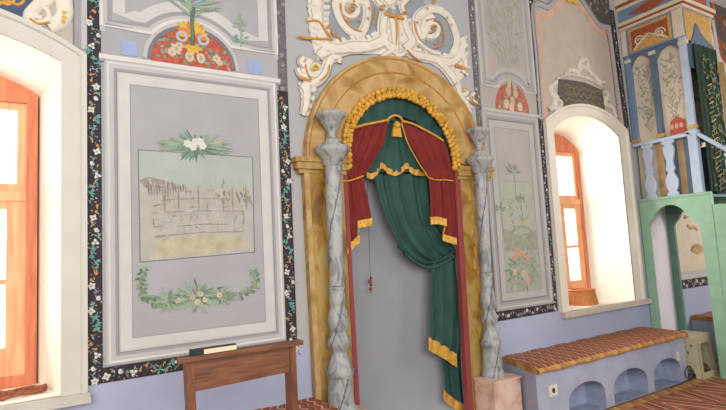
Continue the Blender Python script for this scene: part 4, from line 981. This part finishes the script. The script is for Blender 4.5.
# balustrade
mb = MB(); mb.box(XM-.012, XM+.045, -.64, -.012, 2.565, 2.60, m_mpale); mb.build('handrail', t)
def baluster_prof(yc, w, z0, z1):
    f = [(0, .9), (.05, .9), (.08, .6), (.16, .95), (.28, 1.05), (.36, .7), (.42, .45), (.48, .75), (.55, .6), (.62, .5), (.7, .7), (.8, .9), (.88, .85), (.92, .6), (.95, 1), (1, 1)]
    return [(yc-w/2*k, z0+(z1-z0)*a) for a, k in f]+[(yc+w/2*k, z0+(z1-z0)*a) for a, k in f[::-1]]
for k, yc in enumerate((-.165, -.40)):
    mb = MB(); side_loop(XM+.002, baluster_prof(yc, .13, 1.94, 2.566), [], .028, m_mpale, mb); mb.build('baluster', t)
for yc in (-.21, -.43):
    mb = MB(); side_loop(XF-.03, baluster_prof(yc, .12, 1.91, 2.56), [], .028, m_mtan, mb); mb.build('far_baluster', t)
mb = MB(); mb.box(XF-.035, XF+.01, -.64, -.012, 2.56, 2.6, m_mpale); mb.build('far_handrail', t)
mb = MB(); mb.box(XM-.004, XM+.07, -.70, -.615, 1.94, 2.58, m_mpale); mb.box(XM-.012, XM+.078, -.71, -.607, 2.58, 2.62, m_mpale); mb.build('newel_post', t)
mb = MB(); mb.box(XF-.07, XF+.0, -.70, -.615, 1.91, 2.6, m_mpale); mb.build('newel_post', t)
mb = MB(); mb.box(XF-.05, XF-.032, -.60, -.012, 1.91, 2.5, m_mblued); mb.build('dark_backing', t)
# canopy posts
for nm, yc, w, m_ in (('canopy_post', -.045, .06, m_mblue), ('canopy_post', -.335, .06, m_mblued), ('canopy_post', -.665, .07, m_mpale)):
    mb = MB(); z0 = 2.62 if yc < -.6 else 2.6
    mb.box(XM+.0, XM+.05, yc-w/2, yc+w/2, z0, 3.66, m_); 
    mb.box(XM-.008, XM+.058, yc-w/2-.01, yc+w/2+.01, z0+.015, z0+.055, m_mgold); mb.box(XM-.006, XM+.056, yc-w/2-.008, yc+w/2+.008, 3.58, 3.62, m_mcream); mb.build(nm, t)
# flower-painted panels seen behind the posts (far side of the pulpit)
mb = MB(); mb.box(XF+.0, XF+.02, -.62, -.02, 2.6, 3.7, m_mcream)
for k in range(90):
    y = rnd.uniform(-.57, -.1); z = rnd.uniform(2.75, 3.6); L = rnd.uniform(.05, .1); a = 1.57+rnd.uniform(-1, 1); w = .02
    mb.face([(XF-.002, y, z), (XF-.002, y+L*.5*math.cos(a)-w*math.sin(a), z+L*.5*math.sin(a)+w*math.cos(a)), (XF-.002, y+L*math.cos(a), z+L*math.sin(a)), (XF-.002, y+L*.5*math.cos(a)+w*math.sin(a), z+L*.5*math.sin(a)-w*math.cos(a))], rnd.choice((m_bush, m_moss)))
mb.build('far_panel', t)
for y0, y1, zz0, zz1 in ((-.30, -.08, 2.6, 3.64), (-.625, -.37, 2.6, 3.64)):
    mb = MB(); mb.box(XM+.05, XM+.062, y0-.01, y1+.01, zz0, zz1, m_mcream); yc = (y0+y1)/2
    for k in range(90):
        z = rnd.uniform(2.7, 3.5); y = yc+rnd.uniform(-1, 1)*.075*min(1, (z-2.6)*2); L = rnd.uniform(.04, .09); a = 1.57+rnd.uniform(-1, 1); w = .012; X_ = XM+.0495-.0015*rnd.random()
        mb.face([(X_, y, z), (X_, y+L*.5*math.cos(a)-w*math.sin(a), z+L*.5*math.sin(a)+w*math.cos(a)), (X_, y+L*math.cos(a), z+L*math.sin(a)), (X_, y+L*.5*math.cos(a)+w*math.sin(a), z+L*.5*math.sin(a)-w*math.cos(a))], rnd.choice((m_bush, m_moss, m_bush)))
    if y0 < -.5:
        mb.prism([(XM+.044, yc-.10, 2.62), (XM+.044, yc+.08, 2.62), (XM+.044, yc+.07, 2.76), (XM+.044, yc-.01, 2.82), (XM+.044, yc-.09, 2.76)], (.004, 0, 0), m_lunette)
        for k in range(3): mb.prism([(XM+.040, yc-.05+.05*k+.02*math.cos(j*.9), 2.71+.03*math.sin(j*.9)) for j in range(7)], (.003, 0, 0), m_peach)
    mb.build('flower_panel', t)
for y0, y1, m_ in ((-.125, -.02, m_mcream), (-.31, -.225, m_mtan), (-.355, -.31, m_mblued), (-.53, -.46, m_mtan), (-.62, -.53, m_mblued), (-.225, -.125, m_mcream), (-.46, -.355, m_mblued)):  # added strips; tan ones paint the shadowy shapes of far balusters
    mb = MB(); mb.box(XM+.075, XM+.09, y0, y1, 1.942, 2.56, m_); mb.build('backing_strip', t)
# scalloped apron under the cornice
mb = MB(); ap = [(-.02, 3.66), (-.02, 3.48), (-.075, 3.50), (-.11, 3.58), (-.17, 3.64), (-.24, 3.62), (-.30, 3.55), (-.335, 3.5), (-.38, 3.52), (-.43, 3.6), (-.52, 3.64), (-.60, 3.58), (-.65, 3.50), (-.69, 3.48), (-.69, 3.66)]
side_loop(XM+.012, ap, [], .02, m_mblued, mb); mb.build('scalloped_apron', t)
# cornice
mb = MB(); mb.box(XM-.01, XF+.02, -.70, -.006, 3.66, 3.98, m_mblue); mb.build('frieze', t)
mb = MB(); mb.box(XM-.04, XF+.05, -.735, -.006, 3.98, 4.01, m_mcream); mb.box(XM-.05, XF+.06, -.745, -.006, 4.01, 4.03, m_mbrown); mb.box(XM-.06, XF+.07, -.755, -.006, 4.03, 4.07, m_mcream); mb.build('lower_moulding', t)
mb = MB(); mb.box(XM-.02, XF+.03, -.71, -.006, 4.07, 4.22, m_mblue); mb.box(XM-.05, XF+.06, -.745, -.006, 4.22, 4.26, m_mcream); mb.box(XM-.065, XF+.07, -.76, -.006, 4.26, 4.285, m_mbrown); mb.box(XM-.085, XF+.09, -.78, -.006, 4.285, 4.36, m_mcream); mb.build('upper_moulding', t)
mb = MB()
side_loop(XM-.018, [(-.10, 3.68), (-.58, 3.68), (-.58, 3.96), (-.10, 3.96)], [], .008, m_mgold, mb)
side_loop(XM-.02, [(-.13, 3.70), (-.30, 3.86), (-.36, 3.80), (-.44, 3.86), (-.55, 3.70), (-.55, 3.93), (-.13, 3.93)], [], .002, m_mbrown, mb)
for yc, s in ((-.22, 1), (-.46, -1)):
    pts = [(XM-.024, yc+s*.0+(.015+.045*k/16)*math.cos(k*.6), 3.79+(.015+.045*k/16)*math.sin(k*.6)) for k in range(17)]; mb.tube(pts, .009, m_mcream, 6)
mb.tube([(XM-.024, -.15, 3.70), (XM-.024, -.22, 3.76), (XM-.024, -.34, 3.83), (XM-.024, -.46, 3.76), (XM-.024, -.54, 3.70)], .012, m_mcream, 6)
mb.build('frieze_ornament', t)
for y0, y1 in ((-.705, -.60), (-.065, -.007)):
    mb = MB(); side_loop(XM-.016, [(y0, 3.665), (y1, 3.665), (y1, 3.978), (y0, 3.978)], [], .006, m_mcream, mb); mb.build('corner_strip', t)
mb = MB(); side_loop(XM-.026, [(-.12, 4.145), (-.36, 4.205), (-.62, 4.145), (-.36, 4.085)], [], .006, m_mbrown, mb); mb.build('red_lozenge', t)
# front of the canopy (faces the room)
mb = MB(); mb.xzslab([(XM+.03, 3.62), (XF-.0, 3.62), (XF, 3.97), (XM+.03, 3.97)], -.708, m_mgold, .008)
mb.xzslab([(XM+.08, 4.09), (XF-.05, 4.09), (XF-.05, 4.2), (XM+.08, 4.2)], -.718, m_mbrown, .006)
mb.build('front_ornament', t)
mb = MB(); mb.xzslab([(XM+.03, 3.30), (XM+.03, 3.56), (XM+.09, 3.60), (XM+.14, 3.66), (XM+.20, 3.76), (XM+.235, 3.84), (XM+.275, 3.83), (XM+.32, 3.76), (XM+.40, 3.70), (XM+.50, 3.66), (XF, 3.63), (XF, 3.30)], -.722, m_mblued, .012); mb.build('ogee_arch', t)
mb = MB(); mb.box(XF-.06, XF, -.70, -.63, 2.6, 3.66, m_mpale); mb.build('canopy_post', t)
# stair flank, treads and stair rail running down toward the room
mb = MB(); st = [(-.78, .0145), (-.78, 1.80)]
for k in range(6): st += [(-.80-.26*k, 1.80-.27*k), (-1.06-.26*k, 1.80-.27*k)]
st += [(st[-1][0], .0145)]
side_loop(XM+.002, st, [], .045, m_mgreen, mb); mb.build('stair_flank', t)
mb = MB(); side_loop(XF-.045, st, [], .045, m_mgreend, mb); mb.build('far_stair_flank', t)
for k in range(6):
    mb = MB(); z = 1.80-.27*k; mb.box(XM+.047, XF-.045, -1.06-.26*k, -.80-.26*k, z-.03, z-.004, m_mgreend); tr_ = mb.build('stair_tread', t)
    mb = MB(); mb.box(XM+.10, XF-.10, -1.07-.26*k, -.80-.26*k, z-.003, z+.012, m_carpet); mb.build('tread_carpet', tr_)
mb = MB(); sl = (2.36-2.60)/(-.97+.70)
mb.prism([(XM+.005, -.70, 2.555), (XM+.005, -1.75, 2.555-sl*1.05), (XM+.005, -1.75, 2.60-sl*1.05), (XM+.005, -.70, 2.60)], (.05, 0, 0), m_mpale); mb.build('stair_rail', t)
for k in range(3):
    yc = -.985-.26*k; mb = MB(); side_loop(XM+.012, baluster_prof(yc, .1, 1.80-.27*(1+k)+.27, 2.555-sl*(-yc-.70)+.01), [], .028, m_mpale, mb); mb.build('stair_baluster', t)
# banner / curtain in the pulpit doorway
t = thing('green_banner', 'dark green gold-embroidered banner hanging in the pulpit doorway', 'banner', (6.15, -.72, 2.0))
mb = MB(); xa, xb_ = XM+.062, XF-.06; g = []
for k in range(31):
    z = 3.57-(3.57-1.95)*k/30; g.append([(xa+(xb_-xa)*j/40, -.75-.014*math.sin(j*.8+.4*k/30)-.008*math.sin(j*1.9), z+(.0 if k else .0)) for j in range(41)])
mb.grid(g, m_banner)
for k in range(170):
    x = rnd.uniform(xa+.1, xb_-.04); z = rnd.uniform(2.0, 3.45); leaf(mb, x, z, rnd.uniform(.03, .07), rnd.random()*6, .022, -.776-.002*rnd.random(), m_bgold if k % 3 else m_leafd)
for k in range(24): mb.band([(xa+.14, 3.1-.05*k), (xa+.25, 3.14-.05*k)], .01, -.777, m_bgold if k % 4 else m_yel, 0)
mb.build('embroidered_cloth', t)
mb = MB(); mb.grid([[(xb_-.02+.03*math.sin(k*.2), -.765, 3.42-1.45*k/20) for k in range(21)], [(xb_+.06+.01*math.sin(k*.3), -.80, 3.42-1.45*k/20) for k in range(21)]], m_dgold); mb.build('gold_side_hem', t)

# ------------------------------------------------------------------ wall paintings beyond the pulpit
t = thing('wall_painting', 'cream painted panel with shell ornament seen through the green pulpit arch', 'painting', (7.1, 0, .9))
mb = MB(); mb.xzslab([(6.62, .955), (7.72, .955), (7.72, 2.75), (6.62, 2.75)], -.004, m_mcream, .004); mb.build('panel_field', t)
mb = MB(); 
for z, m_, w in ((1.02, m_light, .05), (.975, m_band, .03)): mb.band([(6.62, z), (7.72, z)], w, -.008, m_, .004)
x, z = xz(697, 252); 
for k in range(7): mb.relief([(x, z-.02), (x+.16*math.cos(.3+2.5*k/6), z+.1*math.sin(.3+2.5*k/6))], [.02, .05], -.004, m_mtan, .01)
mb.relief([(6.95, 1.62), (7.02, 1.58), (7.1, 1.60), (7.18, 1.56)], .05, -.004, m_mtan, .012); mb.relief([(6.9, 1.72), (7.05, 1.75), (7.2, 1.70)], .05, -.004, m_mtan, .012)
mb.build('shell_ornament', t)
t = thing('floral_border', 'dark painted border with white flowers seen through the green pulpit arch', 'border', (7.2, 0, .85))
mb = MB(); a, b_ = (6.62, .89), (9.3, .89); mb.band([a, b_], .11, -.004, m_black, .004); border_flowers(mb, a, b_, .1, -.0052, mono=True); mb.build('border_strip', t)
t = thing('wall_painting', 'painted panel with dark brown medallions behind the pulpit canopy', 'painting', (8.2, 0, 2.6))
mb = MB(); mb.xzslab([(7.75, 1.2), (9.4, 1.2), (9.4, 4.8), (7.75, 4.8)], -.004, m_mcream, .004); mb.build('panel_field', t)
mb = MB()
for p, rx, rz in (((720, 8), .32, .32), ((722, 32), .34, .26), ((728, 52), .3, .24), ((716, -10), .3, .3)):
    x, z = xz(*p); disc(mb, x, z, rx, rz, -.008, m_mbrown, 16); disc(mb, x, z, rx*.7, rz*.65, -.010, m_drab, 14)
    for k in range(10): leaf(mb, x+rnd.uniform(-.2, .2), z+rnd.uniform(-.18, .18), .12, rnd.random()*6, .05, -.012, rnd.choice((m_org, m_mbrown, m_drab)))
mb.build('medallions', t)
mb = MB(); mb.band([xz(712, 20), xz(718, 60), xz(728, 80)], .09, -.014, m_light, .01); mb.band([xz(716, 64), xz(722, 84), xz(730, 105)], .16, -.012, m_peach, .008); mb.build('panel_frame', t)

# ------------------------------------------------------------------ things on the window sills
t = thing('wicker_basket', 'orange-brown wicker basket on the right window sill', 'basket', (5.2, .2, .801))
bx, by = 5.03, .24
mb = MB(); prof = []
for k in range(13): prof.append((.803+.15*k/12, .165-.03*k/12+.005*(k % 2)))
mb.lathe(prof, lambda z: (bx, by), m_basket, 30, (15, 0), .02); mb.build('woven_body', t)
mb = MB(); mb.tube([(bx+.136*math.cos(a), by+.136*math.sin(a), .957) for a in [2*math.pi*k/30 for k in range(31)]], .014, m_basket, 6); mb.build('rim', t)
t = thing('rolled_rug', 'crumpled brown patterned cloth along the left window sill', 'rug', (-.5, .2, .801))
for nm, yy, r, off in (('rolled_edge', .2, .016, 0), ('rolled_edge', .12, .012, 1.3), ('rolled_edge', .16, .013, 2.2)):
    mb = MB(); mb.tube([(-1.0+1.0*k/40, yy+.02*math.sin(k*.5+off), .803+r+.006*(1+math.sin(k*1.1+off))) for k in range(41)], [r*(.85+.3*math.sin(k*.8+off)**2) for k in range(41)], m_cloth, 8); mb.build(nm, t)

# ------------------------------------------------------------------ light
wld = bpy.data.worlds.new('sky'); sc.world = wld; wld.use_nodes = True
bg = wld.node_tree.nodes['Background']; bg.inputs['Color'].default_value = (1, .97, .92, 1); bg.inputs['Strength'].default_value = 2.2
def area(name, loc, target, sx, sy, power, col=(1, 1, 1)):
    l = bpy.data.lights.new(name, 'AREA'); l.shape = 'RECTANGLE'; l.size = sx; l.size_y = sy; l.energy = power; l.color = col
    o = bpy.data.objects.new(name, l); COL.objects.link(o); o.location = loc
    o.rotation_euler = (Vector(target)-Vector(loc)).to_track_quat('-Z', 'Y').to_euler(); return o
area('daylight_left_window', (-.57, 1.2, 1.5), (-.4, -1, 1.9), 1.6, 2.2, 130, (1, .96, .84))
area('daylight_right_window', (4.6, 1.3, 1.7), (5.4, 0, 1.9), 1.6, 2.4, 175, (1, .97, .88))
area('right_fill', (8.6, -3.6, 2.6), (7.2, 0, 1.0), 1.6, 1.6, 110, (1, .98, .94))  # added fill to brighten the wall beyond the pulpit, no real lamp
area('room_fill', (0.6, -6.0, 2.7), (1.6, 0, 1.5), 7, 3.2, 330, (.985, 1, .955))  # added broad fill for the whole wall, no real lamp
area('side_fill', (-2.8, -4.0, 3.0), (3.5, 0, 1.4), 2.5, 2.5, 90, (.985, 1, .955))  # added fill from the left, no real lamp
sc.view_settings.view_transform = 'Standard'; sc.view_settings.look = 'None'; sc.view_settings.exposure = 0; sc.view_settings.gamma = 1
